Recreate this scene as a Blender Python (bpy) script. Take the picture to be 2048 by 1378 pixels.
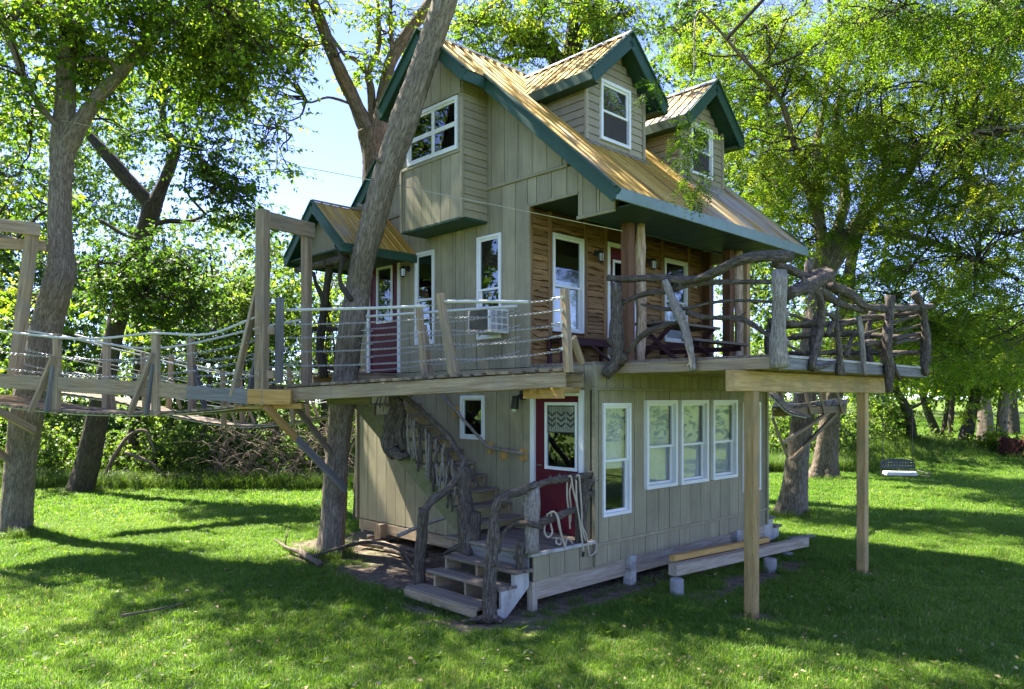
import bpy, math, random
import numpy as np
from mathutils import Vector, Matrix

for o in list(bpy.data.objects):
    bpy.data.objects.remove(o)
S = bpy.context.scene
COL = S.collection

# ------------------------------------------------------------------ camera
CAMH = 2.72
cd = bpy.data.cameras.new('camera'); cam = bpy.data.objects.new('camera', cd); COL.objects.link(cam)
cam.location = (0, 0, CAMH); cam.rotation_euler = (math.radians(90), 0, 0)
cd.sensor_width = 36; cd.sensor_fit = 'HORIZONTAL'; cd.lens = 1494 / 2048 * 36
cd.shift_y = 108 / 2048; cd.clip_start = .1; cd.clip_end = 2000
S.camera = cam

# ------------------------------------------------------------------ sky and sun
SUN_AZ = math.atan2(-.83, .56)          # seen from above, clockwise from +Y
SUN_EL = math.radians(54)
world = bpy.data.worlds.new('World'); S.world = world; world.use_nodes = True
wn = world.node_tree; bg = wn.nodes['Background']
sky = wn.nodes.new('ShaderNodeTexSky'); sky.sky_type = 'NISHITA'; sky.sun_disc = False
sky.sun_elevation = SUN_EL; sky.sun_rotation = SUN_AZ
sky.air_density = .62; sky.dust_density = 0.; sky.ozone_density = 4.; sky.altitude = 300
hs = wn.nodes.new('ShaderNodeHueSaturation'); hs.inputs['Saturation'].default_value = 1.0; hs.inputs['Hue'].default_value = .522
wn.links.new(sky.outputs[0], hs.inputs['Color']); wn.links.new(hs.outputs[0], bg.inputs[0]); bg.inputs[1].default_value = .09
sd = bpy.data.lights.new('sun', 'SUN'); sun = bpy.data.objects.new('sun', sd); COL.objects.link(sun)
sd.energy = 3.6; sd.angle = math.radians(.53); sd.color = (1, .94, .84)
sv = Vector((math.sin(SUN_AZ) * math.cos(SUN_EL), math.cos(SUN_AZ) * math.cos(SUN_EL), math.sin(SUN_EL)))
sun.rotation_euler = (-sv).to_track_quat('-Z', 'Y').to_euler()
vs = S.view_settings
vs.view_transform = 'Standard'; vs.look = 'None'; vs.gamma = 1; vs.use_curve_mapping = False
vs.exposure = 2.82
cy = S.cycles
cy.max_bounces = 7; cy.diffuse_bounces = 4; cy.glossy_bounces = 3; cy.transmission_bounces = 4; cy.transparent_max_bounces = 10
cy.use_denoising = True; cy.caustics_reflective = False; cy.caustics_refractive = False
cy.sample_clamp_indirect = 6

# ------------------------------------------------------------------ frames
FPX, HX, HY = 1494., 1024., 797.
U = Vector((1536., 1494., 0)).normalized(); V = Vector((-U.y, U.x, 0)); CO = Vector((1.163, 10.466, 0))
MH = Matrix(((U.x, V.x, 0, CO.x), (U.y, V.y, 0, CO.y), (0, 0, 1, 0), (0, 0, 0, 1)))   # house frame: a along front wall, b along gable wall
MHI = MH.inverted()
I4 = Matrix.Identity(4)

def W(px, py, Y):                        # image point of the survey at a given distance -> world
    return Vector(((px - HX) / FPX * Y, Y, CAMH + (HY - py) / FPX * Y))
def WH(px, py, Y):
    return MHI @ W(px, py, Y)
def PA(px, py, a):                       # on the plane a = const of the house frame
    r = W(px, py, 1.) - Vector((0, 0, CAMH)); t = (a + CO.dot(U)) / r.dot(Vector((U.x, U.y, 0)))
    return MHI @ (Vector((0, 0, CAMH)) + r * t)
def PB(px, py, b):
    r = W(px, py, 1.) - Vector((0, 0, CAMH)); t = (b + CO.dot(V)) / r.dot(Vector((V.x, V.y, 0)))
    return MHI @ (Vector((0, 0, CAMH)) + r * t)
def G(px, py, z=0.):                     # on the ground
    r = W(px, py, 1.) - Vector((0, 0, CAMH)); t = (z - CAMH) / r.z
    return Vector((0, 0, CAMH)) + r * t

# ------------------------------------------------------------------ object helpers
WM = {}
def link(name, data, parent=None, M=I4):
    o = bpy.data.objects.new(name, data); COL.objects.link(o)
    WM[o] = M
    if parent is not None:
        o.parent = parent; o.matrix_basis = WM[parent].inverted() @ M
    else:
        o.matrix_basis = M
    return o
def tag(o, label=None, cat=None, group=None, kind=None):
    if label: o['label'] = label
    if cat: o['category'] = cat
    if group: o['group'] = group
    if kind: o['kind'] = kind
    return o
def thing(name, label, cat, M=I4, group=None):
    o = link(name, None, None, M); o.empty_display_size = .2
    return tag(o, label, cat, group)
def mesh(name, verts, faces, mat, attrs=None, smooth=False):
    me = bpy.data.meshes.new(name)
    me.from_pydata([tuple(v) for v in verts], [], [tuple(f) for f in faces])
    me.materials.append(mat)
    if smooth: me.polygons.foreach_set('use_smooth', np.ones(len(me.polygons), bool))
    if attrs:
        for k, arr in attrs.items():
            arr = np.asarray(arr, np.float32)
            if arr.ndim == 2:
                a = me.attributes.new(k, 'FLOAT_VECTOR', 'POINT'); a.data.foreach_set('vector', arr.ravel())
            else:
                a = me.attributes.new(k, 'FLOAT', 'POINT'); a.data.foreach_set('value', arr)
    me.update()
    return me
def qmesh(name, Vt, Q, mat, attrs=None, smooth=False):          # fast path for big quad meshes
    me = bpy.data.meshes.new(name); n = len(Vt); m = len(Q); k = Q.shape[1]
    me.vertices.add(n); me.vertices.foreach_set('co', np.asarray(Vt, np.float32).ravel())
    me.loops.add(m * k); me.loops.foreach_set('vertex_index', np.asarray(Q, np.int32).ravel())
    me.polygons.add(m); me.polygons.foreach_set('loop_start', np.arange(m, dtype=np.int32) * k)
    if smooth: me.polygons.foreach_set('use_smooth', np.ones(m, bool))
    me.materials.append(mat)
    for kk, arr in (attrs or {}).items():
        arr = np.asarray(arr, np.float32)
        if arr.ndim == 2:
            a = me.attributes.new(kk, 'FLOAT_VECTOR', 'POINT'); a.data.foreach_set('vector', arr.ravel())
        else:
            a = me.attributes.new(kk, 'FLOAT', 'POINT'); a.data.foreach_set('value', arr)
    me.update(calc_edges=True); me.validate()
    return me

class MB:                                 # collects shapes for ONE part
    def __init__(s): s.v = []; s.f = []
    def prism(s, lo, hi):                 # lo, hi: equal lists of points
        n = len(lo); k = len(s.v); s.v += [Vector(p) for p in lo] + [Vector(p) for p in hi]
        s.f.append(tuple(range(k + n - 1, k - 1, -1))); s.f.append(tuple(range(k + n, k + 2 * n)))
        for i in range(n):
            j = (i + 1) % n; s.f.append((k + i, k + j, k + n + j, k + n + i))
        return s
    def box(s, x0, x1, y0, y1, z0, z1):
        return s.prism([(x0, y0, z0), (x1, y0, z0), (x1, y1, z0), (x0, y1, z0)], [(x0, y0, z1), (x1, y0, z1), (x1, y1, z1), (x0, y1, z1)])
    def bar(s, p0, p1, w, h, up=(0, 0, 1)):
        p0 = Vector(p0); p1 = Vector(p1); x = (p1 - p0).normalized(); u = Vector(up)
        y = u.cross(x)
        if y.length < 1e-4: y = Vector((0, 1, 0)).cross(x)
        y.normalize(); z = x.cross(y)
        c = [y * (i * w / 2) + z * (j * h / 2) for i, j in ((-1, -1), (1, -1), (1, 1), (-1, 1))]
        return s.prism([p0 + d for d in c], [p1 + d for d in c])
    def tube(s, pts, r, n=8):
        Vt, Q, B = tube(pts, [r] * len(pts) if not hasattr(r, '__len__') else r, n)
        k = len(s.v); s.v += [Vector(p) for p in Vt]; s.f += [tuple(int(i) + k for i in q) for q in Q]
        return s
    def build(s, name, mat, parent=None, M=I4, smooth=False):
        return link(name, mesh(name, s.v, s.f, mat, None, smooth), parent, M)

def chamfer(L, w, h, c):                  # timber: long axis X, slightly rounded arrises
    v = []; f = []
    ring = [(-w/2+c, -h/2), (w/2-c, -h/2), (w/2, -h/2+c), (w/2, h/2-c), (w/2-c, h/2), (-w/2+c, h/2), (-w/2, h/2-c), (-w/2, -h/2+c)]
    for x in (0, L): v += [(x, y, z) for y, z in ring]
    for i in range(8): j = (i + 1) % 8; f.append((i, j, 8 + j, 8 + i))
    f.append(tuple(range(7, -1, -1))); f.append(tuple(range(8, 16)))
    return v, f
def bar(name, p0, p1, w, h, mat, parent=None, up=(0, 0, 1), M=MH, c=None):
    """one timber as one object: grain runs along its own X axis; w is across, h along `up`"""
    p0 = Vector(p0); p1 = Vector(p1); d = p1 - p0; L = d.length; x = d.normalized(); u = Vector(up)
    y = u.cross(x)
    if y.length < 1e-4: y = Vector((0, 1, 0)).cross(x)
    y.normalize(); z = x.cross(y)
    m = Matrix(((x.x, y.x, z.x, p0.x), (x.y, y.y, z.y, p0.y), (x.z, y.z, z.z, p0.z), (0, 0, 0, 1)))
    v, f = chamfer(L, w, h, c if c is not None else min(.006, w / 6, h / 6))
    return link(name, mesh(name, v, f, mat), parent, M @ m)

def catmull(P, n):
    P = np.asarray(P, float); m = len(P)
    if m < 3:
        t = np.linspace(0, 1, max(2, n))[:, None]; return P[0] * (1 - t) + P[-1] * t
    Q = np.vstack([2 * P[0] - P[1], P, 2 * P[-1] - P[-2]]); out = []
    seg = max(1, int(math.ceil(n / (m - 1))))
    for i in range(m - 1):
        t = np.linspace(0, 1, seg, endpoint=False)[:, None]; p0, p1, p2, p3 = Q[i], Q[i + 1], Q[i + 2], Q[i + 3]
        out.append(.5 * (2 * p1 + (p2 - p0) * t + (2 * p0 - 5 * p1 + 4 * p2 - p3) * t ** 2 + (3 * p1 - p0 - 3 * p2 + p3) * t ** 3))
    out.append(P[-1:]); return np.vstack(out)
def tube(pts, rad, n=8, steps=None, lump=0., seed=0, flare=0., cap=True, rough=0.):
    pts = [tuple(p) for p in pts]; D = np.array([list(p) + [r] for p, r in zip(pts, rad)], float)
    C = catmull(D, steps or len(D)) if steps else D
    P = C[:, :3]; R = np.maximum(C[:, 3], .0015); m = len(P)
    T = np.gradient(P, axis=0); T /= np.linalg.norm(T, axis=1)[:, None] + 1e-9
    nrm = np.cross(T[0], (0.31, .17, .93)); 
    if np.linalg.norm(nrm) < 1e-3: nrm = np.cross(T[0], (1, 0, 0))
    nrm /= np.linalg.norm(nrm)
    th = np.linspace(0, 2 * np.pi, n, endpoint=False); rg = np.random.RandomState(seed)
    ln = np.concatenate([[0], np.cumsum(np.linalg.norm(np.diff(P, axis=0), axis=1))])
    ph = rg.uniform(0, 6.28, 8); Vt = []; B = []
    for i in range(m):
        nrm = nrm - T[i] * nrm.dot(T[i]); nrm /= np.linalg.norm(nrm) + 1e-9; bi = np.cross(T[i], nrm)
        r = R[i] * np.ones(n)
        if lump:
            q = ln[i] / (R.mean() * 2.2)
            r = r * (1 + lump * (np.sin(2 * th + ph[0] + .6 * q) + .7 * np.sin(3 * th + ph[1] - .9 * q) + .8 * np.sin(ph[2] + 1.7 * q) + .5 * np.sin(5 * th + ph[3] + 2.3 * q) + rg.uniform(-.5, .5, n)))
        if rough: r = r * (1 + rg.uniform(-rough, rough, n)) + R[i] * .5 * rough * np.sin(n * .35 * th + ph[6] + 1.3 * np.sin(ln[i] * 3 + ph[7]))
        if flare:
            k = math.exp(-ln[i] / (R[0] * 1.6)); r = r * (1 + flare * k * (.6 + .55 * np.sin(5 * th + ph[4]) + .3 * np.sin(3 * th + ph[5])))
        ct, st = np.cos(th)[:, None], np.sin(th)[:, None]
        Vt.append(P[i] + (ct * nrm + st * bi) * r[:, None])
        B.append(np.hstack([ct * R[i], st * R[i], np.full((n, 1), ln[i])]))
    Vt = np.vstack(Vt); B = np.vstack(B)
    i0 = np.arange(m - 1)[:, None] * n; j = np.arange(n)[None]; k = (j + 1) % n
    Q = np.stack([i0 + j, i0 + k, i0 + n + k, i0 + n + j], -1).reshape(-1, 4)
    F = [list(q) for q in Q]
    if cap:
        F.append(list(range(n - 1, -1, -1))); F.append(list(range((m - 1) * n, m * n)))
    return Vt, F, B
def log(name, pts, rad, mat, parent=None, M=MH, n=11, steps=None, lump=.1, seed=None, flare=0., extra=()):
    """a round log, branch or pole as one continuous mesh; extra: more (pts, rad) that grow out of it"""
    if not hasattr(rad, '__len__'): rad = [rad] * len(pts)
    seed = seed if seed is not None else int(abs(pts[0][0]) * 977 + abs(pts[-1][2]) * 331) % 9999
    Va, Fa, Ba = [], [], []; k = 0; extra = list(extra)
    if mat in (M_LOG, M_LOGP) and min(rad) > .034:                     # knots and sawn stubs
        rk = random.Random(seed); C_ = catmull([tuple(p) for p in pts], len(pts) * 6); T_ = np.gradient(C_, axis=0)
        for q in range(rk.randint(2, 4)):
            i = rk.randint(2, len(C_) - 3); t_ = Vector(T_[i]).normalized(); d_ = t_.cross(Vector((rk.uniform(-1, 1), rk.uniform(-1, 1), rk.uniform(-1, 1)))).normalized(); r_ = float(np.interp(i / len(C_), np.linspace(0, 1, len(rad)), rad)); c_ = Vector(C_[i])
            extra.append(([c_ + d_ * r_ * .3, c_ + (d_ + t_ * .4) * r_ * .95, c_ + (d_ + t_ * .5) * r_ * rk.uniform(1.15, 1.6)], [r_ * .5, r_ * .4, r_ * rk.uniform(.2, .34)]))
    for ps, rs in [(pts, rad)] + extra:
        if not hasattr(rs, '__len__'): rs = [rs] * len(ps)
        L = sum((Vector(ps[i + 1]) - Vector(ps[i])).length for i in range(len(ps) - 1))
        st = steps or max(len(ps), min(26, int(L / (np.mean(rs) * 1.4)) + 3))
        v, f, b = tube(ps, rs, n, st, lump, seed + k, flare, True, .05)
        Fa += [[i + k for i in q] for q in f]; Va.append(v); Ba.append(b); k += len(v)
    Va = np.vstack(Va); 
    return link(name, mesh(name, Va, Fa, mat, {'bk': np.vstack(Ba)}, True), parent, M)

# ------------------------------------------------------------------ materials
def nmat(name):
    m = bpy.data.materials.new(name); m.use_nodes = True; nt = m.node_tree
    return m, nt, nt.nodes['Principled BSDF'], nt.nodes['Material Output']
def nd(nt, t, **k):
    n = nt.nodes.new(t)
    for a, b in k.items():
        if hasattr(n, a): setattr(n, a, b)
    return n
def lk(nt, a, b): nt.links.new(a, b)
def ramp(nt, fac, stops):
    r = nd(nt, 'ShaderNodeValToRGB'); e = r.color_ramp.elements
    while len(e) < len(stops): e.new(.5)
    for i, (p, c) in enumerate(stops): e[i].position = p; e[i].color = (*c, 1)
    lk(nt, fac, r.inputs[0]); return r.outputs[0]
def noise(nt, vec, scale, detail=4, rough=.55, dist=0.):
    n = nd(nt, 'ShaderNodeTexNoise'); n.inputs['Scale'].default_value = scale; n.inputs['Detail'].default_value = detail
    n.inputs['Roughness'].default_value = rough; n.inputs['Distortion'].default_value = dist
    if vec is not None: lk(nt, vec, n.inputs['Vector'])
    return n.outputs['Fac']
def vscale(nt, vec, s, loc=None):
    m = nd(nt, 'ShaderNodeMapping'); m.inputs['Scale'].default_value = s; lk(nt, vec, m.inputs['Vector'])
    if loc is not None: lk(nt, loc, m.inputs['Location'])
    return m.outputs[0]
def objvec(nt, rand=True):
    tc = nd(nt, 'ShaderNodeTexCoord')
    if not rand: return tc.outputs['Object']
    oi = nd(nt, 'ShaderNodeObjectInfo'); mu = nd(nt, 'ShaderNodeMath', operation='MULTIPLY'); lk(nt, oi.outputs['Random'], mu.inputs[0]); mu.inputs[1].default_value = 37.
    ad = nd(nt, 'ShaderNodeVectorMath', operation='ADD'); lk(nt, tc.outputs['Object'], ad.inputs[0]); lk(nt, mu.outputs[0], ad.inputs[1])
    return ad.outputs[0]
def bump(nt, bsdf, h, strength, dist=.01):
    b = nd(nt, 'ShaderNodeBump'); b.inputs['Strength'].default_value = strength; b.inputs['Distance'].default_value = dist
    lk(nt, h, b.inputs['Height']); lk(nt, b.outputs[0], bsdf.inputs['Normal'])
def mixc(nt, fac, a, b, mode='MIX'):
    m = nd(nt, 'ShaderNodeMix', data_type='RGBA', blend_type=mode)
    for s, x in ((m.inputs[0], fac), (m.inputs[6], a), (m.inputs[7], b)):
        if hasattr(x, 'is_linked'): lk(nt, x, s)
        elif isinstance(x, (int, float)): s.default_value = x
        else: s.default_value = (*x, 1)
    return m.outputs[2]
def objrand_shade(nt, col, lo, hi):       # each piece of timber has its own tone
    oi = nd(nt, 'ShaderNodeObjectInfo'); mr = nd(nt, 'ShaderNodeMapRange'); lk(nt, oi.outputs['Random'], mr.inputs[0])
    mr.inputs[3].default_value = lo; mr.inputs[4].default_value = hi
    c = nd(nt, 'ShaderNodeCombineColor')
    for i in range(3): lk(nt, mr.outputs[0], c.inputs[i])
    return mixc(nt, 1., col, c.outputs[0], 'MULTIPLY')

def wood(name, c1, c2, c3=None, rough=.75, axis=0, vary=(.8, 1.15), grain=14., blotch=None):
    m, nt, bs, out = nmat(name); v = objvec(nt)
    sc = [grain, grain, grain]; sc[axis] = .9
    g = noise(nt, vscale(nt, v, tuple(sc)), 1.6, 6, .6, .7)
    fine = [90, 90, 90]; fine[axis] = 3.
    g2 = noise(nt, vscale(nt, v, tuple(fine)), 1., 3, .6)
    big = noise(nt, v, 2.3, 3, .6)
    col = ramp(nt, g, [(.3, c1), (.55, c2), (.72, c3 or c2)])
    if blotch is not None: col = mixc(nt, ramp(nt, big, [(.45, (0, 0, 0)), (.68, (.8, .8, .8))]), col, blotch)
    col = mixc(nt, .35, col, ramp(nt, g2, [(.3, (.35, .35, .35)), (.7, (1, 1, 1))]), 'MULTIPLY')
    # knots
    vo = nd(nt, 'ShaderNodeTexVoronoi'); ks = [9, 9, 9]; ks[axis] = 2.6; lk(nt, vscale(nt, v, tuple(ks)), vo.inputs['Vector'])
    kn = ramp(nt, vo.outputs['Distance'], [(.07, (.4, .33, .28)), (.13, (1, 1, 1))]); col = mixc(nt, 1., col, kn, 'MULTIPLY')
    col = objrand_shade(nt, col, *vary)
    lk(nt, col, bs.inputs['Base Color']); bs.inputs['Roughness'].default_value = rough
    bs.inputs['Specular IOR Level'].default_value = .25
    ad = nd(nt, 'ShaderNodeMath', operation='ADD'); lk(nt, g, ad.inputs[0]); lk(nt, g2, ad.inputs[1])
    bump(nt, bs, ad.outputs[0], .35, .006)
    return m
def bark(name, c1, c2, c3, scale=1., moss=None, deep=.8):
    m, nt, bs, out = nmat(name); at = nd(nt, 'ShaderNodeAttribute'); at.attribute_name = 'bk'
    v = vscale(nt, at.outputs['Vector'], (30 * scale, 30 * scale, 5.0 * scale))
    def ridged(vec, sc, dist):             # thin furrows where the noise crosses its middle
        n = noise(nt, vec, sc, 3, .55, dist); q = nd(nt, 'ShaderNodeMath', operation='SUBTRACT'); lk(nt, n, q.inputs[0]); q.inputs[1].default_value = .5
        w = nd(nt, 'ShaderNodeMath', operation='ABSOLUTE'); lk(nt, q.outputs[0], w.inputs[0]); return w.outputs[0]
    f1, f2 = ridged(v, .75, .5), ridged(v, 1.9, .4)
    mn = nd(nt, 'ShaderNodeMath', operation='MULTIPLY_ADD'); lk(nt, f2, mn.inputs[0]); mn.inputs[1].default_value = .45; lk(nt, f1, mn.inputs[2])
    nz = noise(nt, v, 4., 5, .7); big = noise(nt, at.outputs['Vector'], 2.2 * scale, 3, .6)
    ridge = nd(nt, 'ShaderNodeMath', operation='MULTIPLY_ADD'); lk(nt, nz, ridge.inputs[0]); ridge.inputs[1].default_value = .12; lk(nt, mn.outputs[0], ridge.inputs[2])
    col = ramp(nt, ridge.outputs[0], [(.07, c1), (.15, c2), (.3, c3)])
    if moss: col = mixc(nt, ramp(nt, big, [(.48, (0, 0, 0)), (.7, (.7, .7, .7))]), col, moss)
    col = mixc(nt, .5, col, ramp(nt, big, [(.3, (.55, .55, .55)), (.7, (1.15, 1.12, 1.05))]), 'MULTIPLY')
    lk(nt, col, bs.inputs['Base Color']); bs.inputs['Roughness'].default_value = .9; bs.inputs['Specular IOR Level'].default_value = .15
    bump(nt, bs, ridge.outputs[0], deep, .06)
    return m
def paint(name, c, rough=.5, vary=.12, spec=.4, axis=None, metal=0., bumpy=.0, dirt=None, each=None):
    m, nt, bs, out = nmat(name); v = objvec(nt, False)
    sc = [6., 6., 6.]
    if axis is not None: sc = [40., 40., 40.]; sc[axis] = 1.2
    n1 = noise(nt, vscale(nt, v, tuple(sc)), 1., 5, .6); n2 = noise(nt, v, 1.1, 4, .6)
    col = mixc(nt, 1., c, ramp(nt, n1, [(.3, (1 - vary,) * 3), (.7, (1 + vary * .6,) * 3)]), 'MULTIPLY')
    col = mixc(nt, 1., col, ramp(nt, n2, [(.3, (1 - vary,) * 3), (.7, (1 + vary * .5,) * 3)]), 'MULTIPLY')
    if dirt: col = mixc(nt, ramp(nt, noise(nt, vscale(nt, v, (3, 3, .8)), 1.5, 6, .7), [(.48, (0, 0, 0)), (.72, (.85, .85, .85))]), col, dirt)
    if each: col = objrand_shade(nt, col, *each)
    lk(nt, col, bs.inputs['Base Color']); bs.inputs['Roughness'].default_value = rough
    bs.inputs['Specular IOR Level'].default_value = spec; bs.inputs['Metallic'].default_value = metal
    if bumpy: bump(nt, bs, n1, bumpy, .004)
    return m
def leafmat(name, stops, trans, rough=.5, tf=.45):
    m, nt, bs, out = nmat(name); at = nd(nt, 'ShaderNodeAttribute'); at.attribute_name = 'tint'
    tn = nd(nt, 'ShaderNodeAttribute', attribute_type='INSTANCER'); tn.attribute_name = 'tone'; ad = nd(nt, 'ShaderNodeMath', operation='ADD'); lk(nt, at.outputs['Fac'], ad.inputs[0]); lk(nt, tn.outputs['Fac'], ad.inputs[1])
    col = ramp(nt, ad.outputs[0], stops); lk(nt, col, bs.inputs['Base Color'])
    bs.inputs['Roughness'].default_value = rough; bs.inputs['Specular IOR Level'].default_value = .35
    tr = nd(nt, 'ShaderNodeBsdfTranslucent'); lk(nt, mixc(nt, 1., col, trans, 'MULTIPLY'), tr.inputs[0])
    mx = nd(nt, 'ShaderNodeMixShader'); mx.inputs[0].default_value = tf
    lk(nt, bs.outputs[0], mx.inputs[1]); lk(nt, tr.outputs[0], mx.inputs[2]); lk(nt, mx.outputs[0], out.inputs[0])
    return m

M_SIDE = paint('siding_paint', (.345, .3, .185), .65, .22, .25, 2, 0, .35, (.23, .195, .13), (.9, 1.08))
M_CLAP = paint('clapboard_paint', (.345, .3, .19), .6, .15, .25, 0, 0, .3, (.26, .22, .15), (.9, 1.08))
M_CORE = paint('sheathing', (.05, .045, .04), .9)
M_INNER = paint('plaster', (.38, .34, .28), .9)
M_GREEN = paint('green_metal_trim', (.026, .07, .044), .5, .15, .3)
M_SOFFIT = paint('green_soffit', (.03, .06, .045), .6, .1, .3)
M_SKYTINT = paint('sky_tinted_fascia', (.19, .26, .245), .45, .1, .5)  # green trim painted paler and bluer, its sky reflection put into the colour
M_WHITE = paint('white_vinyl', (.78, .78, .74), .35, .04, .4)
M_WHITEOLD = paint('old_white_paint', (.5, .48, .43), .75, .15, .2, None, 0, .3, (.17, .14, .1))
M_MAROON = paint('maroon_paint', (.1, .004, .015), .55, .08, .25)
M_MAROONW = paint('maroon_stained_wood', (.07, .025, .025), .6, .2, .3)
M_BLACK = paint('black_metal', (.015, .015, .015), .45, .1, .4)
M_LEAD = paint('lead_came', (.03, .03, .03), .5, .1, .4)
M_GALV = paint('galvanised_steel', (.52, .52, .5), .42, .15, .5, None, .85)
M_PVC = paint('white_pipe', (.56, .56, .52), .4, .06, .4)
M_AC = paint('ac_casing', (.7, .69, .64), .45, .05, .4)
M_ROPE = paint('old_rope', (.5, .43, .32), .95, .2, .1, None, 0, .6)
M_CONC = paint('concrete', (.36, .35, .33), .95, .2, .1, None, 0, .8)
M_NAVY = paint('navy_plastic', (.008, .012, .035), .4, .1, .5)
M_YELLOWP = paint('yellow_plastic', (.65, .33, .02), .45, .05, .4)
M_STONE = paint('pale_stone', (.5, .45, .4), .9, .25, .1, None, 0, .8)
M_BRICK = paint('dark_red_brick', (.09, .035, .03), .9, .3, .1, None, 0, .8)
M_BLIND = paint('window_blind', (.55, .56, .56), .8, .2)
M_WEATH = wood('weathered_timber', (.23, .155, .085), (.43, .32, .19), (.5, .4, .27), blotch=(.3, .25, .185))
M_GREYW = wood('grey_timber', (.13, .125, .115), (.23, .22, .2), (.3, .29, .27))
M_DECKW = wood('grey_deck_timber', (.12, .095, .068), (.25, .2, .145), (.33, .28, .215))
M_FRESH = wood('fresh_yellow_timber', (.4, .22, .055), (.55, .33, .1), (.6, .4, .14), vary=(.9, 1.1))
M_PINE = wood('treated_pine', (.32, .19, .07), (.54, .355, .145), (.62, .45, .22), blotch=(.34, .26, .12), grain=11)
M_TAN = wood('pale_beam_timber', (.32, .25, .165), (.5, .42, .305), (.56, .49, .38))
M_STAIN = wood('orange_stained_wood', (.17, .085, .026), (.33, .185, .066), (.41, .25, .1), rough=.5, vary=(.7, 1.2))
M_STAIND = wood('dark_stained_post', (.08, .036, .014), (.16, .075, .03), (.2, .1, .045), rough=.55, axis=0)
M_MOSSW = wood('mossy_timber', (.17, .15, .07), (.26, .23, .12), (.3, .28, .17), blotch=(.14, .17, .05))
M_BARK = bark('tree_bark', (.1, .08, .056), (.235, .195, .148), (.34, .29, .23), 1., None)
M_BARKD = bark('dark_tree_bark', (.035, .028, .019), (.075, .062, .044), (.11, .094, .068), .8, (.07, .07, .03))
M_BARKW = bark('warm_tree_bark', (.07, .052, .035), (.165, .13, .092), (.245, .2, .15), .9)
M_LOG = bark('railing_log_bark', (.055, .043, .032), (.145, .118, .092), (.245, .21, .168), 1.7, None, .9)
M_LOGP = bark('silvery_log', (.17, .145, .115), (.33, .29, .245), (.46, .42, .37), 1.6, None, .7)
M_PEEL = bark('peeled_log', (.3, .19, .1), (.52, .38, .24), (.62, .5, .35), .7, None, .45)
M_TWIG = bark('twig_bark', (.04, .03, .02), (.08, .062, .045), (.12, .1, .075), 1.5)
M_DEAD = bark('dead_wood', (.12, .09, .065), (.23, .18, .13), (.34, .28, .21), 1.5)

M_LEAF = leafmat('broad_leaves', [(0, (.036, .08, .011)), (.45, (.082, .15, .018)), (.8, (.14, .21, .026)), (1, (.22, .25, .04))], (2.6, 2.6, .8), tf=.6)
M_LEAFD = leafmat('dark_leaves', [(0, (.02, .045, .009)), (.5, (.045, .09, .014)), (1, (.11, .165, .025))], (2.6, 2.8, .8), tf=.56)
M_LOCUST = leafmat('compound_leaves', [(0, (.04, .082, .01)), (.45, (.09, .148, .014)), (.8, (.135, .185, .02)), (1, (.21, .22, .03))], (2.2, 2.35, .65), tf=.6)
M_FARLEAF = leafmat('far_leaves', [(0, (.035, .07, .014)), (.5, (.08, .14, .024)), (1, (.17, .23, .05))], (2., 2.1, .9), tf=.55)
M_GRASS = leafmat('grass_blades', [(0, (.06, .125, .016)), (.5, (.122, .222, .03)), (.85, (.2, .28, .06)), (1, (.38, .35, .16))], (1.7, 1.8, .8), .5, .5)
M_TALL = leafmat('tall_grass_blades', [(0, (.04, .085, .01)), (.6, (.1, .17, .025)), (1, (.24, .26, .09))], (1.4, 1.6, .6), .5, .4)

def roofmat():
    m, nt, bs, out = nmat('weathered_metal_roofing'); at = nd(nt, 'ShaderNodeAttribute'); at.attribute_name = 'sh'   # x across ribs, y down the slope
    v = at.outputs['Vector']
    st = noise(nt, vscale(nt, v, (9, .35, 1)), 1., 5, .6); st2 = noise(nt, vscale(nt, v, (28, .8, 1)), 1., 4, .6); big = noise(nt, vscale(nt, v, (.5, .45, 1)), 1., 2, .5)
    sep = nd(nt, 'ShaderNodeSeparateXYZ'); lk(nt, v, sep.inputs[0])
    old = nd(nt, 'ShaderNodeMapRange'); lk(nt, sep.outputs['Z'], old.inputs[0])           # z = how bare the sheet is
    gold = ramp(nt, st, [(.3, (.2, .12, .025)), (.5, (.46, .275, .035)), (.68, (.6, .41, .09))])
    grey = ramp(nt, st, [(.3, (.2, .2, .2)), (.5, (.38, .38, .39)), (.7, (.55, .55, .56))])
    f = nd(nt, 'ShaderNodeMath', operation='ADD'); lk(nt, old.outputs[0], f.inputs[0]); lk(nt, st2, f.inputs[1])
    f2 = nd(nt, 'ShaderNodeMath', operation='ADD'); lk(nt, f.outputs[0], f2.inputs[0]); lk(nt, big, f2.inputs[1])
    fr = ramp(nt, f2.outputs[0], [(.0, (0, 0, 0)), (1., (1, 1, 1))]); fr.node.color_ramp.elements[0].position = .95; fr.node.color_ramp.elements[1].position = 1.0
    mr = nd(nt, 'ShaderNodeMapRange'); lk(nt, f2.outputs[0], mr.inputs[0]); mr.inputs[1].default_value = 1.05; mr.inputs[2].default_value = 1.45
    lk(nt, mixc(nt, mr.outputs[0], gold, grey), bs.inputs['Base Color'])
    bs.inputs['Metallic'].default_value = .35; bs.inputs['Roughness'].default_value = .5
    nt.nodes.remove(fr.node)
    return m
M_ROOF = roofmat()
M_CAP = paint('ridge_cap_metal', (.32, .33, .32), .4, .2, .5, None, .6)
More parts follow.
